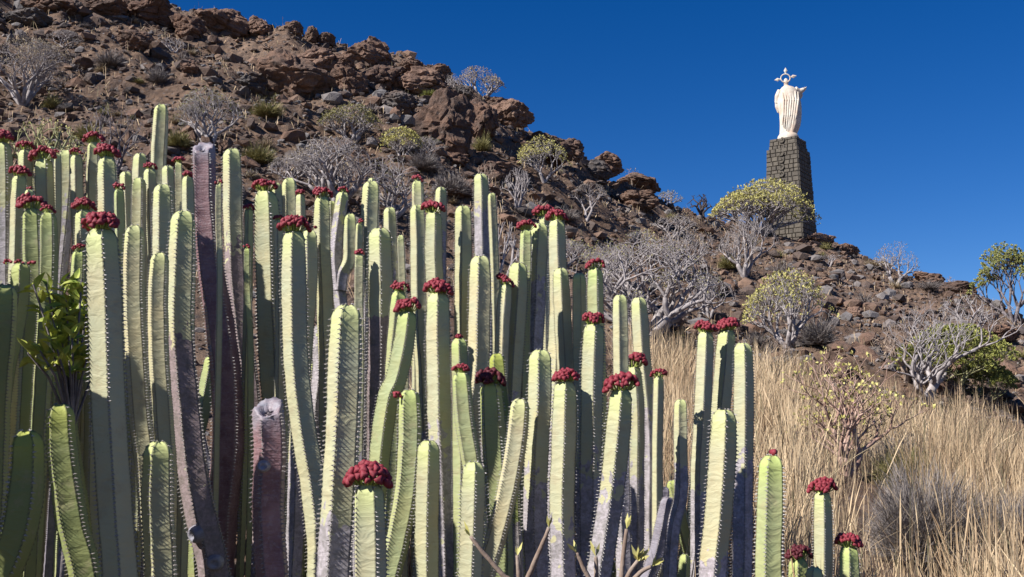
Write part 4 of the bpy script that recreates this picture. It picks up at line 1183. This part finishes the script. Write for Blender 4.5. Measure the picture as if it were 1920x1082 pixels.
# leafy green shrub between the columns at left: every leaf is a piece
def leafy(px, py, w, h, Y):
    rnd = random.Random(77)
    g = at(px, py, Y); g.z = height(g.x, g.y)
    root = empty('leafy_shrub', g); tag(root, 'bright green broad-leaved shrub growing between the cactus columns at left', 'shrub')
    me = []
    for k in range(3):
        V = []; Fc = []
        for i in range(5):
            t_ = i / 4; wd = 0.5 * math.sin(math.pi * (0.08 + 0.9 * t_)) * 0.42; z = 0.10 * math.sin(t_ * 3 + k)
            V += [(-wd, t_, z + wd * 0.5), (0, t_, z), (wd, t_, z + wd * 0.5)]
        for i in range(4):
            a = i * 3
            Fc += [(a, a + 1, a + 4, a + 3), (a + 1, a + 2, a + 5, a + 4)]
        m_ = mesh('leaf', [Vector(v) for v in V], Fc); m_.materials.append(M_broad); me.append(m_)
    tb = TB()
    mpp = Y / F
    for i in range(29):
        tx = rnd.uniform(-0.5, 0.5) * w * mpp; 
        e = at(px, py - h * rnd.uniform(0.15, 0.95), Y) + Vector((tx, rnd.uniform(-0.2, 0.25), 0)) - g
        ft = Vector((0, 0.1, (at(px, py, Y) - g).z * 0.9))
        m_ = ft.lerp(e, 0.55) + Vector((0, 0, 0.05))
        if i == 0: tb.tube([Vector((0, 0, 0)), ft], [0.022, 0.016], 6)
        tb.tube([ft, m_, e], [0.008, 0.006, 0.004], 5)
        for j in range(10):
            o = bpy.data.objects.new('leaf', rnd.choice(me)); col.objects.link(o); o.parent = root
            q = m_.lerp(e, rnd.uniform(0.2, 1.0))
            o.location = q
            L_ = rnd.uniform(0.06, 0.105)
            o.scale = (L_, L_, L_)
            d = Vector((rnd.uniform(-1, 1), rnd.uniform(-1, 0.6), rnd.uniform(-0.1, 1.4))).normalized()
            o.rotation_euler = (d.to_track_quat('Y', 'Z').to_matrix() @ Matrix.Rotation(rnd.uniform(-1, 1), 3, 'Y')).to_euler()
    link('branches', mesh('branches', tb.v, tb.f), M_twigdark, root)
leafy(122, 730, 96, 225, 4.9)

# low cushion bushes: many fine stems fanning out
def cushion(name, label, px, py, w, h, mat, n=700, seed=0, Y=None, wd=0.010):
    rnd = random.Random(seed)
    g = hit(px, py) if Y is None else at(px, py, Y)
    mpp = g.y / F; W_, H_ = w * mpp / 2, h * mpp
    if Y is not None: g.z = height(g.x, g.y)
    V, Fc = [], []
    for i in range(n):
        a = rnd.uniform(0, 6.28); q = rnd.uniform(0, 1) ** 0.6; e = math.acos(1 - q) if q < 1 else 1.57
        ln = rnd.uniform(0.55, 1.05) * (1 + 0.25 * mn.noise(Vector((math.cos(a) * 1.5, math.sin(a) * 1.5, e * 2 + seed))))
        tip = Vector((math.cos(a) * math.sin(e) * W_, math.sin(a) * math.sin(e) * W_, math.cos(e) * H_)) * ln
        b = Vector((math.cos(a), math.sin(a), 0)) * W_ * 0.12 * rnd.random()
        mid = b.lerp(tip, 0.55) + Vector((rnd.uniform(-1, 1), rnd.uniform(-1, 1), rnd.uniform(0, 1))) * W_ * 0.10
        sd = Vector((rnd.uniform(-1, 1), rnd.uniform(-1, 1), rnd.uniform(-0.5, 0.5))).normalized() * wd * rnd.uniform(0.5, 1.2)
        o = len(V)
        V += [b - sd, b + sd, mid + sd, mid - sd, tip]
        Fc += [(o, o + 1, o + 2, o + 3), (o + 3, o + 2, o + 4)]
        for _ in range(2):
            s0 = mid.lerp(tip, rnd.uniform(0, 0.8)); e2 = s0 + (tip - mid) * 0.5 + Vector((rnd.uniform(-1, 1), rnd.uniform(-1, 1), rnd.uniform(-0.4, 1))) * W_ * 0.16
            o = len(V); V += [s0 - sd * 0.7, s0 + sd * 0.7, e2]; Fc.append((o, o + 1, o + 2))
    o = link(name, mesh(name, V, Fc), mat, None, g, smooth=False)
    tag(o, label, 'bush')
    return o
CU = cushion
CU('cushion_bush', 'rounded grey cushion bush above the shadowed ledge in the middle', 845, 372, 90, 50, M_greyscrub, 1500, 1, wd=0.012)
CU('cushion_bush', 'grey dry bush on the upper left slope', 205, 130, 74, 40, M_greyscrub, 1000, 2)
CU('cushion_bush', 'dark grey bush in the shade right of the yellow-tipped tree-like shrub', 1535, 650, 90, 66, M_greyscrub, 1400, 3)
CU('cushion_bush', 'olive bush between the highest thin cactus column and the grey fan-shaped shrub', 335, 290, 66, 44, M_leafolive, 1000, 4)
CU('cushion_bush', 'olive green bush right of the tall grey-footed cactus column', 485, 312, 80, 46, M_leafolive, 1200, 5)
CU('cushion_bush', 'yellow-green tuft on the reddish outcrop near the skyline', 805, 190, 46, 20, M_leafgreen, 500, 6)
CU('cushion_bush', 'grey-olive scrub below the smooth grey slab', 500, 228, 80, 40, M_leafolive, 900, 7)
CU('cushion_bush', 'tan dry scrub left of the grey cushion bush', 795, 330, 80, 44, M_greyscrub, 1100, 8)
CU('cushion_bush', 'yellowish bush tucked under the bleached tangled shrub', 1365, 505, 54, 34, M_leafolive, 700, 9)
CU('cushion_bush', 'dark olive tuft at the foot of the bare skyline tree', 925, 190, 36, 14, M_leafgreen, 300, 10)
CU('cushion_bush', 'olive tuft below the grey slab at left of the zigzag shrub', 165, 265, 60, 40, M_leafolive, 700, 11)
CU('cushion_bush', 'small olive bush with pale stem on the left slope', 98, 205, 46, 34, M_leafolive, 500, 12)
CU('cushion_bush', 'grey bush beside the fan-shaped shrub, upper left of it', 295, 165, 50, 40, M_greyscrub, 700, 13)
CU('cushion_bush', 'brownish bush under the lone open-slope shrub', 1060, 420, 70, 30, M_greyscrub, 700, 14)
CU('cushion_bush', 'grey dry bush at the foot of the yellow-tipped tree-like shrub, left side', 1420, 660, 60, 44, M_greyscrub, 800, 15)
CU('cushion_bush', 'dry bush on the skyline between monument and pale bare shrub', 1640, 505, 60, 22, M_leaftan, 600, 16)
CU('cushion_bush', 'brown bush lying right of the pale bare skyline shrub', 1740, 545, 70, 24, M_greyscrub, 600, 17)
CU('cushion_bush', 'yellow-green bush between outcrop and dark crag in the middle', 905, 285, 46, 40, M_leafolive, 600, 18)
CU('cushion_bush', 'dark grey scrub mass in the dry grass at the lower right edge', 1740, 1095, 250, 190, M_greyscrub, 5000, 19, Y=11, wd=0.005)
CU('cushion_bush', 'second grey scrub mass, right of the first at the bottom right corner', 1890, 1080, 200, 150, M_greyscrub, 4000, 29, Y=11.5, wd=0.005)
CU('cushion_bush', 'olive scrub in the grass right of the lime-tipped reddish shrub', 1700, 935, 150, 90, M_leafolive, 2500, 30, Y=15, wd=0.005)
CU('cushion_bush', 'grey scrub in the grass left of the dead bleached branches', 1690, 960, 180, 80, M_greyscrub, 2000, 20, Y=17, wd=0.006)
rnd = random.Random(9)
for i in range(120):
    while True:
        px = rnd.uniform(0, 1920); py = rnd.uniform(20, 720)
        ray_ = ray(px, py); u_ = ray_[0] / ray_[1]
        if ray_[2] / ray_[1] < np.interp(u_, RU, RT) - 0.004 and (px > 1240 or py < 420): break
    w = rnd.uniform(14, 46)
    m_ = rnd.choice([M_greyscrub, M_greyscrub, M_leaftan, M_leafolive])
    o = CU('scrub_tuft', {'grey_scrub': 'small grey dry tuft between the stones of the hillside', 'withered_leaf': 'small straw-coloured tuft between the stones of the hillside', 'olive_leaf': 'small olive tuft between the stones of the hillside'}[m_.name],
       px, py, w, w * rnd.uniform(0.45, 0.8), m_, 160, 100 + i, wd=0.012)
    o['group'] = {'grey_scrub': 'grey', 'withered_leaf': 'straw-coloured', 'olive_leaf': 'olive'}[m_.name] + ' tufts on the hillside'

# ------------------------------------------------------------------ dry grass (nobody could count it)
def grass(name, label, n, region, hgt, wdt, seed, lean=0.35, dens=None, curve=0.4):
    rs = np.random.RandomState(seed)
    P, Hh = [], []
    tries = 0
    while len(P) < n and tries < n * 8:
        tries += 1
        u_, Y = region(rs)
        x = u_ * Y
        cl = mn.noise(Vector((x * 0.9, Y * 0.7, seed)))
        if cl < rs.uniform(-0.75, 0.25): continue
        if name == 'dry_grass' and 'tall' in label:
            pxx = 960 + F * u_
            if 1490 < pxx < 1690 and 10 < Y < 16.6 and rs.rand() < 0.8: continue
            if pxx > 1580 and Y < 13.5 and rs.rand() < 0.45: continue
            if pxx > 1560 and mn.noise(Vector((x * 0.55, Y * 0.45, 33))) < rs.uniform(-0.3, 0.22): continue
        P.append((x, Y, height(x, Y))); Hh.append(1 + 0.6 * cl)
    P = np.array(P); m = len(P); Hh = np.array(Hh)
    h = hgt * (0.35 + 0.9 * rs.uniform(0, 1, m) ** 1.5) * Hh
    az = rs.uniform(0, 6.283, m); ln = np.abs(rs.normal(0, lean, m))
    d = np.stack([np.cos(az) * ln + 0.06, np.sin(az) * ln, np.ones(m)], 1); d /= np.linalg.norm(d, axis=1)[:, None]
    bnd = np.stack([np.cos(az), np.sin(az), np.zeros(m)], 1) * (curve * rs.uniform(0, 1, m) * ln / lean)[:, None] * 0.4
    wv = rs.uniform(0.5, 1.3, m) * wdt
    side = np.stack([np.cos(az + 1.57 + rs.uniform(-.8, .8, m)), np.sin(az + 1.57), np.zeros(m)], 1) * wv[:, None]
    side[:, 1] *= 0.3; side[:, 0] = np.where(np.abs(side[:, 0]) < wv * 0.5, wv * 0.7, side[:, 0])
    a = P - np.array([0, 0, 0.03]); b = P + d * (h * 0.5)[:, None] + bnd * 0.25 * h[:, None]; cc = P + d * (h * 0.8)[:, None] + bnd * h[:, None] * 0.6
    e = P + d * h[:, None] + bnd * h[:, None]
    head = (rs.rand(m) < 0.3)[:, None]
    hs = np.where(head, 1.9, 0.8)
    V = np.stack([a - side, a + side, b + side * 0.8, b - side * 0.8, cc + side * hs, cc - side * hs, e + side * 0.1, e - side * 0.1], 1).reshape(-1, 3)
    o = (np.arange(m) * 8)[:, None]
    Fq = np.concatenate([o + np.array([[0, 1, 2, 3]]), o + np.array([[3, 2, 4, 5]]), o + np.array([[5, 4, 6, 7]])], 0)
    pn_ = np.array([mn.noise(Vector((q[0] * 0.8, q[1] * 0.6, 50))) for q in P])
    at_ = np.stack([np.clip(0.25 + 0.9 * pn_ + 0.65 * rs.rand(m), 0, 1), (rs.rand(m) < 0.12) * 1.0, rs.rand(m), np.ones(m)], 1)
    A = np.repeat(at_, 8, axis=0)
    o_ = link(name, mesh_np(name, V, Fq, A), M_straw, smooth=False)
    tag(o_, label, 'grass', kind='stuff')
def reg_main(rs):
    u_ = rs.uniform(0.10, 0.56); Y = 6.8 + 15.5 * rs.uniform(0, 1) ** 0.9
    return u_, Y
def reg_back(rs):
    return rs.uniform(-0.17, 0.14), rs.uniform(9.5, 13.5)
def reg_hill(rs):
    return rs.uniform(-0.5, 0.52), rs.uniform(18, 60)
grass('dry_grass', 'tall straw-coloured dry grass filling the lower right slope', 46000, reg_main, 0.85, 0.0031, 3, lean=0.26, curve=0.7)
grass('dry_grass', 'dry grass seen through gaps between the cactus columns', 9000, reg_back, 0.62, 0.0042, 4, lean=0.2)
grass('dry_grass', 'sparse dry grass tufts between the hillside rocks', 11000, reg_hill, 0.30, 0.008, 5, lean=0.6)

# ------------------------------------------------------------------ monument
MY = 70.0
pb = at(1483, 437, MY)
gz = height(pb.x, MY) - 0.7
ROT = R(-36)
ped = empty('stone_pedestal', (pb.x, MY, gz), ROT)
tag(ped, 'tall tapering dark stone pedestal carrying the white statue on the skyline', 'pedestal')
ztop = at(1483, 264, MY).z - gz
zstep = at(1483, 284, MY).z - gz
mp = MY / F
wt, ws, wb = 66 * mp * 0.78, 79 * mp * 0.78, 97 * mp * 0.78
def frustum(w0, w1, z0, z1):
    V = [Vector((sx * w / 2, sy * w / 2, z)) for w, z in ((w0, z0), (w1, z1)) for sx, sy in ((-1, -1), (1, -1), (1, 1), (-1, 1))]
    return V, [(3, 2, 1, 0), (4, 5, 6, 7)] + [(i, (i + 1) % 4, 4 + (i + 1) % 4, 4 + i) for i in range(4)]
V1, F1 = frustum(wb - 0.08, ws - 0.08, 0, zstep); V2, F2 = frustum(ws - 0.30, wt - 0.08, zstep, ztop)
link('core', mesh('core', V1 + V2, F1 + [tuple(i + 8 for i in f_) for f_ in F2]), M_mortar, ped, smooth=False)
rnd = random.Random(3)
def block_mesh():
    b = 0.10
    V = [Vector((x * (0.5 - (b if y < 0 else 0)), y, z * (0.5 - (b if y < 0 else 0)))) for y in (-0.5, 0.5) for x, z in ((-1, -1), (1, -1), (1, 1), (-1, 1))]
    V = [Vector((x * (1 - 2 * 0.0), y, z)) for x, y, z in V]
    V2 = [Vector((x * 0.5, -0.2, z * 0.5)) for x, z in ((-1, -1), (1, -1), (1, 1), (-1, 1))]
    V = V[:4] + V2 + V[4:]
    Fc = [(3, 2, 1, 0)][::-1]
    for s_ in (0, 4): Fc += [(s_ + i, s_ + (i + 1) % 4, s_ + 4 + (i + 1) % 4, s_ + 4 + i) for i in range(4)]
    me = mesh('stone', V, Fc + [(8, 9, 10, 11)]); me.materials.append(M_block); me.polygons.foreach_set('use_smooth', [False] * len(me.polygons)); return me
BM_ = block_mesh()
z = 0.05; count = 0
while z < ztop - 0.1:
    hh = rnd.uniform(0.21, 0.33)
    if z < zstep and z + hh > zstep - 0.15: hh = zstep - z
    if z + hh > ztop - 0.12: hh = ztop - z
    zc = z + hh / 2
    if z < zstep - 0.01: w_ = wb + (ws - wb) * zc / zstep
    else: w_ = ws - 0.22 + (wt - ws + 0.22) * (zc - zstep) / (ztop - zstep)
    for side in range(4):
        if side in (2, 3): continue
        x = -w_ / 2
        while x < w_ / 2 - 0.05:
            bw = rnd.uniform(0.20, 0.54)
            if x + bw > w_ / 2 - 0.2: bw = w_ / 2 - x
            o = bpy.data.objects.new('stone', BM_); col.objects.link(o); o.parent = ped
            o.scale = (bw - 0.008, 0.22, hh - 0.008)
            M_ = Matrix.Rotation(side * math.pi / 2, 4, 'Z')
            o.matrix_local = M_ @ Matrix.Translation((x + bw / 2, -w_ / 2 + 0.075 + rnd.uniform(-0.018, 0.012), zc)) @ Matrix.Diagonal((bw - 0.008, 0.22, hh - 0.008, 1))
            x += bw; count += 1
    z += hh
# cap slab and the row of carved knobs down the front
def knobm():
    tb = TB(); n = 9
    pts = [Vector((math.cos(a) * 0.16, 0, math.sin(a) * 0.15)) for a in [R(200 + 250 * i / n) for i in range(n + 1)]]
    tb.tube(pts, [0.06] * len(pts), 6); me = mesh('carved_loop', tb.v, tb.f); me.materials.append(M_block); return me
KM = knobm()
for i in range(7):
    zz = ztop - 0.18 - i * 0.46
    w_ = (wt if zz > zstep else ws)
    o = bpy.data.objects.new('carved_loop', KM); col.objects.link(o); o.parent = ped
    w_ = wb + (ws - wb) * zz / zstep if zz < zstep else wt + 0.05
    o.location = (0.0 - 0.02, -w_ / 2 - 0.08, zz)

# statue: stands with its back to the camera, right arm raised to the right of the picture
sb = at(1478, 264, MY)
stat = empty('statue', (sb.x, MY, gz + ztop), R(-7))
tag(stat, 'white haloed statue seen from behind on the stone pedestal, one arm stretched to the right', 'statue')
V, Fc = [], []
prof = [(0.68, 0.0), (0.70, 0.16), (0.66, 0.30), (0.57, 0.42), (0.40, 0.50), (0.0, 0.52)]
n = 28
for q, z in prof:
    for j in range(n): V.append(Vector((math.cos(6.28319 * j / n) * max(q, 0.01), math.sin(6.28319 * j / n) * max(q, 0.01), z)))
for i in range(len(prof) - 1):
    for j in range(n): Fc.append((i * n + j, i * n + (j + 1) % n, (i + 1) * n + (j + 1) % n, (i + 1) * n + j))
link('plinth', mesh('plinth', V, Fc), M_white, stat)
SX = lambda px: (px - 1478) * mp
SZ = lambda py: at(1478, py, MY).z - (gz + ztop)
# robe outline: (py, left px, right px, depth)
prof = [(258, 1462.5, 1491, 0.34), (252, 1462.5, 1494, 0.36), (244, 1463, 1498, 0.38), (236, 1463.5, 1501.5, 0.40), (228, 1463.5, 1503.5, 0.41), (215, 1463, 1504, 0.40),
        (203, 1461, 1504, 0.38), (192, 1460, 1503.5, 0.36), (182, 1461, 1502, 0.34), (174, 1463, 1500, 0.31), (168, 1465.5, 1497, 0.27), (164, 1469, 1492, 0.22), (161.5, 1473, 1483, 0.15), (158, 1474, 1481, 0.12)]
V, Fc = [], []
n = 72
rows = []
for i in range(len(prof) - 1):
    for k in range(5):
        t_ = k / 5; rows.append(tuple(a * (1 - t_) + b * t_ for a, b in zip(prof[i], prof[i + 1])))
rows.append(prof[-1])
for py, xl, xr, dp in rows:
    cx_, rx = (SX(xl) + SX(xr)) / 2, (SX(xr) - SX(xl)) / 2
    z = SZ(py)
    down = min(1, max(0, (py - 164) / 45))
    for j in range(n):
        a = 6.28319 * j / n
        sw = 0.30 * (py - 164) / 95
        fold = math.cos(9 * a + 2.2 * sw * 6 + 0.8 * math.sin(z * 1.4)) * 0.6 + math.cos(5 * a - sw * 5 + 1) * 0.4
        fold = abs(fold) ** 1.0 * (1 if fold > 0 else -1)
        k = 1 + 0.085 * down * fold
        V.append(Vector((cx_ + math.cos(a) * rx * k, math.sin(a) * dp * 1.25 * k, z + (0.12 * math.sin(a * 2 + 1) if py > 250 else 0) * 0)))
for i in range(len(rows) - 1):
    for j in range(n): Fc.append((i * n + j, i * n + (j + 1) % n, (i + 1) * n + (j + 1) % n, (i + 1) * n + j))
Fc.append(tuple(reversed(range(n)))); Fc.append(tuple(range((len(rows) - 1) * n, len(rows) * n)))
def add(vf):
    o = len(V); V.extend(vf[0]); Fc.extend([tuple(i + o for i in f_) for f_ in vf[1]])
def ell(c_, r_, n1=10, n2=16):
    v, f_ = [], []
    for i in range(n1 + 1):
        for j in range(n2):
            a, b = math.pi * i / n1, 6.28319 * j / n2
            v.append(Vector((c_[0] + math.sin(a) * math.cos(b) * r_[0], c_[1] + math.sin(a) * math.sin(b) * r_[1], c_[2] + math.cos(a) * r_[2])))
    for i in range(n1):
        for j in range(n2): f_.append((i * n2 + j, i * n2 + (j + 1) % n2, (i + 1) * n2 + (j + 1) % n2, (i + 1) * n2 + j))
    return v, f_
def tub(pts, rads, n=14):
    tb = TB(); tb.tube([Vector(p) for p in pts], rads, n); tb.f.append(tuple(reversed(range(n)))); return tb.v, tb.f
# head, hair falling on the neck, face turned away (eyes, nose, beard on the far side)
hx, hz = SX(1477.5), SZ(152.5)
add(ell((hx, 0.02, hz), (0.155, 0.18, 0.21)))
add(ell((hx, -0.07, hz - 0.10), (0.165, 0.13, 0.24)))       # hair at the back
add(ell((hx, 0.19, hz - 0.03), (0.03, 0.05, 0.06)))         # nose
add(ell((hx, 0.14, hz - 0.17), (0.09, 0.09, 0.11)))         # beard
for s_ in (-1, 1):
    add(ell((hx + s_ * 0.155, 0.03, hz - 0.01), (0.025, 0.04, 0.055)))
    add(ell((hx + s_ * 0.06, 0.17, hz + 0.02), (0.03, 0.03, 0.02)))
# arm to the right with wide sleeve, hand half turned up
sh_ = Vector((SX(1494), 0.05, SZ(169)))
el = Vector((SX(1503), 0.18, SZ(172))); wr = Vector((SX(1512), 0.20, SZ(167)))
add(tub([sh_, el, wr], [0.25, 0.22, 0.13]))
add(tub([sh_ + Vector((0, 0, -0.1)), Vector((SX(1501), 0.15, SZ(176))), Vector((SX(1506), 0.24, SZ(176)))], [0.23, 0.20, 0.13]))
add(tub([Vector((SX(1503), 0.20, SZ(172))), Vector((SX(1505), 0.22, SZ(179))), Vector((SX(1504.5), 0.2, SZ(184)))], [0.19, 0.16, 0.07]))
add(ell((wr.x + 0.06, wr.y + 0.02, wr.z + 0.04), (0.10, 0.07, 0.10)))
for k in range(4):
    o_ = wr + Vector((0.09 + 0.012 * k, 0.03 * k - 0.03, 0.07))
    add(tub([o_, o_ + Vector((0.05, 0.01, 0.055)), o_ + Vector((0.075 - 0.01 * k, 0.02, 0.12 - 0.012 * abs(k - 1)))], [0.026, 0.024, 0.018], 7))
add(tub([wr + Vector((0.03, -0.04, 0.04)), wr + Vector((0.03, -0.08, 0.10)), wr + Vector((0.05, -0.10, 0.14))], [0.028, 0.024, 0.018], 7))
# left arm bent at the side, hand brought forward, sleeve hanging
add(tub([Vector((SX(1466), 0, SZ(170))), Vector((SX(1460.5), -0.02, SZ(180))), Vector((SX(1459.5), 0.0, SZ(190))), Vector((SX(1464), 0.30, SZ(187)))], [0.20, 0.18, 0.17, 0.08]))
add(tub([Vector((SX(1460), 0.05, SZ(188))), Vector((SX(1459.5), 0.12, SZ(199))), Vector((SX(1461.5), 0.14, SZ(210)))], [0.16, 0.13, 0.05]))
add(ell((SX(1465), 0.36, SZ(186)), (0.07, 0.08, 0.06)))
for k in range(4):
    o_ = Vector((SX(1465) + 0.03, 0.41, SZ(186) + 0.04 - 0.028 * k))
    add(tub([o_, o_ + Vector((0.06, 0.05, 0.01)), o_ + Vector((0.12, 0.03, 0))], [0.022, 0.021, 0.016], 7))
# cloak edge and hood rim folds
for k in range(7):
    xx = 1470 + k * 4.6
    add(tub([Vector((SX(xx - 1 + k * .3), -0.30, SZ(172 + abs(k - 3)))), Vector((SX(xx + 0.5), -0.46, SZ(192))), Vector((SX(xx - 1.5 - 0.5 * k), -0.50, SZ(220))), Vector((SX(xx - 4.5 - 0.9 * k), -0.44, SZ(238 + (k % 3) * 5)))], [0.035, 0.06, 0.065, 0.035], 8))
me = mesh('figure', V, Fc)
fig = link('figure', me, M_white, stat)
rm = fig.modifiers.new('remesh', 'REMESH'); rm.mode = 'VOXEL'; rm.voxel_size = 0.022; rm.use_smooth_shade = True
sm = fig.modifiers.new('smooth', 'SMOOTH'); sm.iterations = 1; sm.factor = 0.5
# halo: ring with three pointed rays
tb = TB()
hc = Vector((SX(1476.5), -0.14, SZ(148)))
nn = 28
pts = [hc + Vector((math.cos(a) * 0.30, 0.0, math.sin(a) * 0.285)) for a in [2 * math.pi * i / nn for i in range(nn + 1)]]
tb.tube(pts, [0.042] * (nn + 1), 8)
link('halo_ring', mesh('halo_ring', tb.v, tb.f), M_white, stat)
for ang in (88, -2 + 14, 180 + 8):
    d = Vector((math.cos(R(ang)), 0, math.sin(R(ang)))); s_ = Vector((-d.z, 0, d.x))
    b = hc + d * 0.30
    V = [b - d * 0.02, b + d * 0.22 + s_ * 0.12, b + d * 0.44, b + d * 0.22 - s_ * 0.12, b + d * 0.21 + Vector((0, 0.045, 0)), b + d * 0.21 - Vector((0, 0.045, 0))]
    Fc = [(0, 1, 4), (1, 2, 4), (2, 3, 4), (3, 0, 4), (1, 0, 5), (2, 1, 5), (3, 2, 5), (0, 3, 5)]
    link('halo_ray', mesh('halo_ray', V, Fc), M_white, stat, smooth=False)

# ------------------------------------------------------------------ labels that single out the scattered rocks and tufts
LM = [('dark overhanging top outcrop', 275, 42), ('pointed rust brown outcrop', 410, 66), ('largest perched boulder', 696, 100), ('big dark cliff-like boulder', 545, 150),
      ('white umbrella-shaped shrub', 900, 150), ('massive rounded brown outcrop', 835, 230), ('pinkish boulder at upper left', 350, 130), ('grey fan-shaped shrub', 388, 210),
      ('dense twiggy left-edge shrub', 50, 130), ('standing bluish stone', 140, 30), ('zigzag leafless shrub', 215, 220), ('olive-topped grey shrub', 655, 220),
      ('grey cushion bush', 845, 345), ('pointed skyline rock', 1020, 240), ('stout yellow-tipped shrub', 1018, 300), ('lone open-slope shrub', 1108, 380),
      ('cracked upright skyline block', 1132, 295), ('low dark ridge rock', 1200, 350), ('charred black stump', 1315, 380), ('yellow-flowering dome shrub', 1425, 375),
      ('bleached tangled shrub', 1405, 460), ('huge tangled grey shrub', 1215, 530), ('stone pedestal foot', 1490, 430), ('yellow-tipped tree-like shrub', 1480, 570),
      ('pale bare skyline shrub', 1683, 490), ('dark grey bush in the rubble', 1535, 620), ('sculptural grey shrub', 1760, 650), ('green broom bush', 1850, 690),
      ('feathery edge tree', 1895, 520), ('small white twig shrub', 1556, 490), ('pale grey rubble rock', 1640, 660), ('low skyline bump at right', 1800, 545), ('lime-tipped reddish shrub', 1590, 760)]
ORD = ['nearest', 'second nearest', 'third nearest', 'fourth nearest', 'fifth nearest', 'sixth nearest', 'seventh nearest', 'eighth nearest', 'ninth nearest', 'tenth nearest', 'eleventh nearest', 'twelfth nearest', 'thirteenth nearest', 'fourteenth nearest', 'fifteenth nearest', 'sixteenth nearest'] + ['further out'] * 60
from bpy_extras.object_utils import world_to_camera_view as w2c
bpy.context.view_layer.update()
def relabel(objs, noun_of):
    bk = {}
    for o in objs:
        q = w2c(scene, cam, o.matrix_world.translation); x, y = q.x * 1920, (1 - q.y) * 1082
        nm, lx, ly = min(LM, key=lambda L_: (L_[1] - x) ** 2 + (L_[2] - y) ** 2)
        dx, dy = x - lx, y - ly
        side = ('right of' if dx > 0 else 'left of') if abs(dx) > abs(dy) else ('below' if dy > 0 else 'above')
        bk.setdefault((noun_of(o), side, nm), []).append((dx * dx + dy * dy, o))
    for (noun, side, nm), L_ in bk.items():
        L_.sort(key=lambda e: e[0])
        for k_, (d_, o) in enumerate(L_):
            o['label'] = noun + ' ' + side + ' the ' + nm + (', ' + ORD[k_] if len(L_) > 1 else '')
relabel([o for o in bpy.data.objects if o.name.split('.')[0] == 'rock'], lambda o: o['group'].split(' loose')[0] + ' rock')
relabel([o for o in bpy.data.objects if o.name.split('.')[0] == 'scrub_tuft'], lambda o: 'small ' + o['group'].split(' tufts')[0] + ' tuft')
OLD.sort(key=lambda e: e[1])
NM = ['leftmost', 'second', 'third', 'fourth', 'fifth', 'sixth', 'seventh', 'eighth', 'ninth', 'tenth', 'eleventh', 'twelfth', 'thirteenth', 'fourteenth', 'fifteenth', 'sixteenth', 'seventeenth', 'eighteenth', 'nineteenth', 'twentieth']
for k_, (o, x, y) in enumerate(OLD):
    o['label'] = 'old leaning or fallen stem added to darken the gaps at the foot of the thicket'; continue
    o['label'] = 'old leaning stem added to darken the gaps at the foot of the thicket, ' + (NM[k_] if k_ < 20 else NM[len(OLD) - k_ - 1] .replace('leftmost', 'first')) + (' from the left' if 0 < k_ < 20 else '' if k_ == 0 else ' from the right')
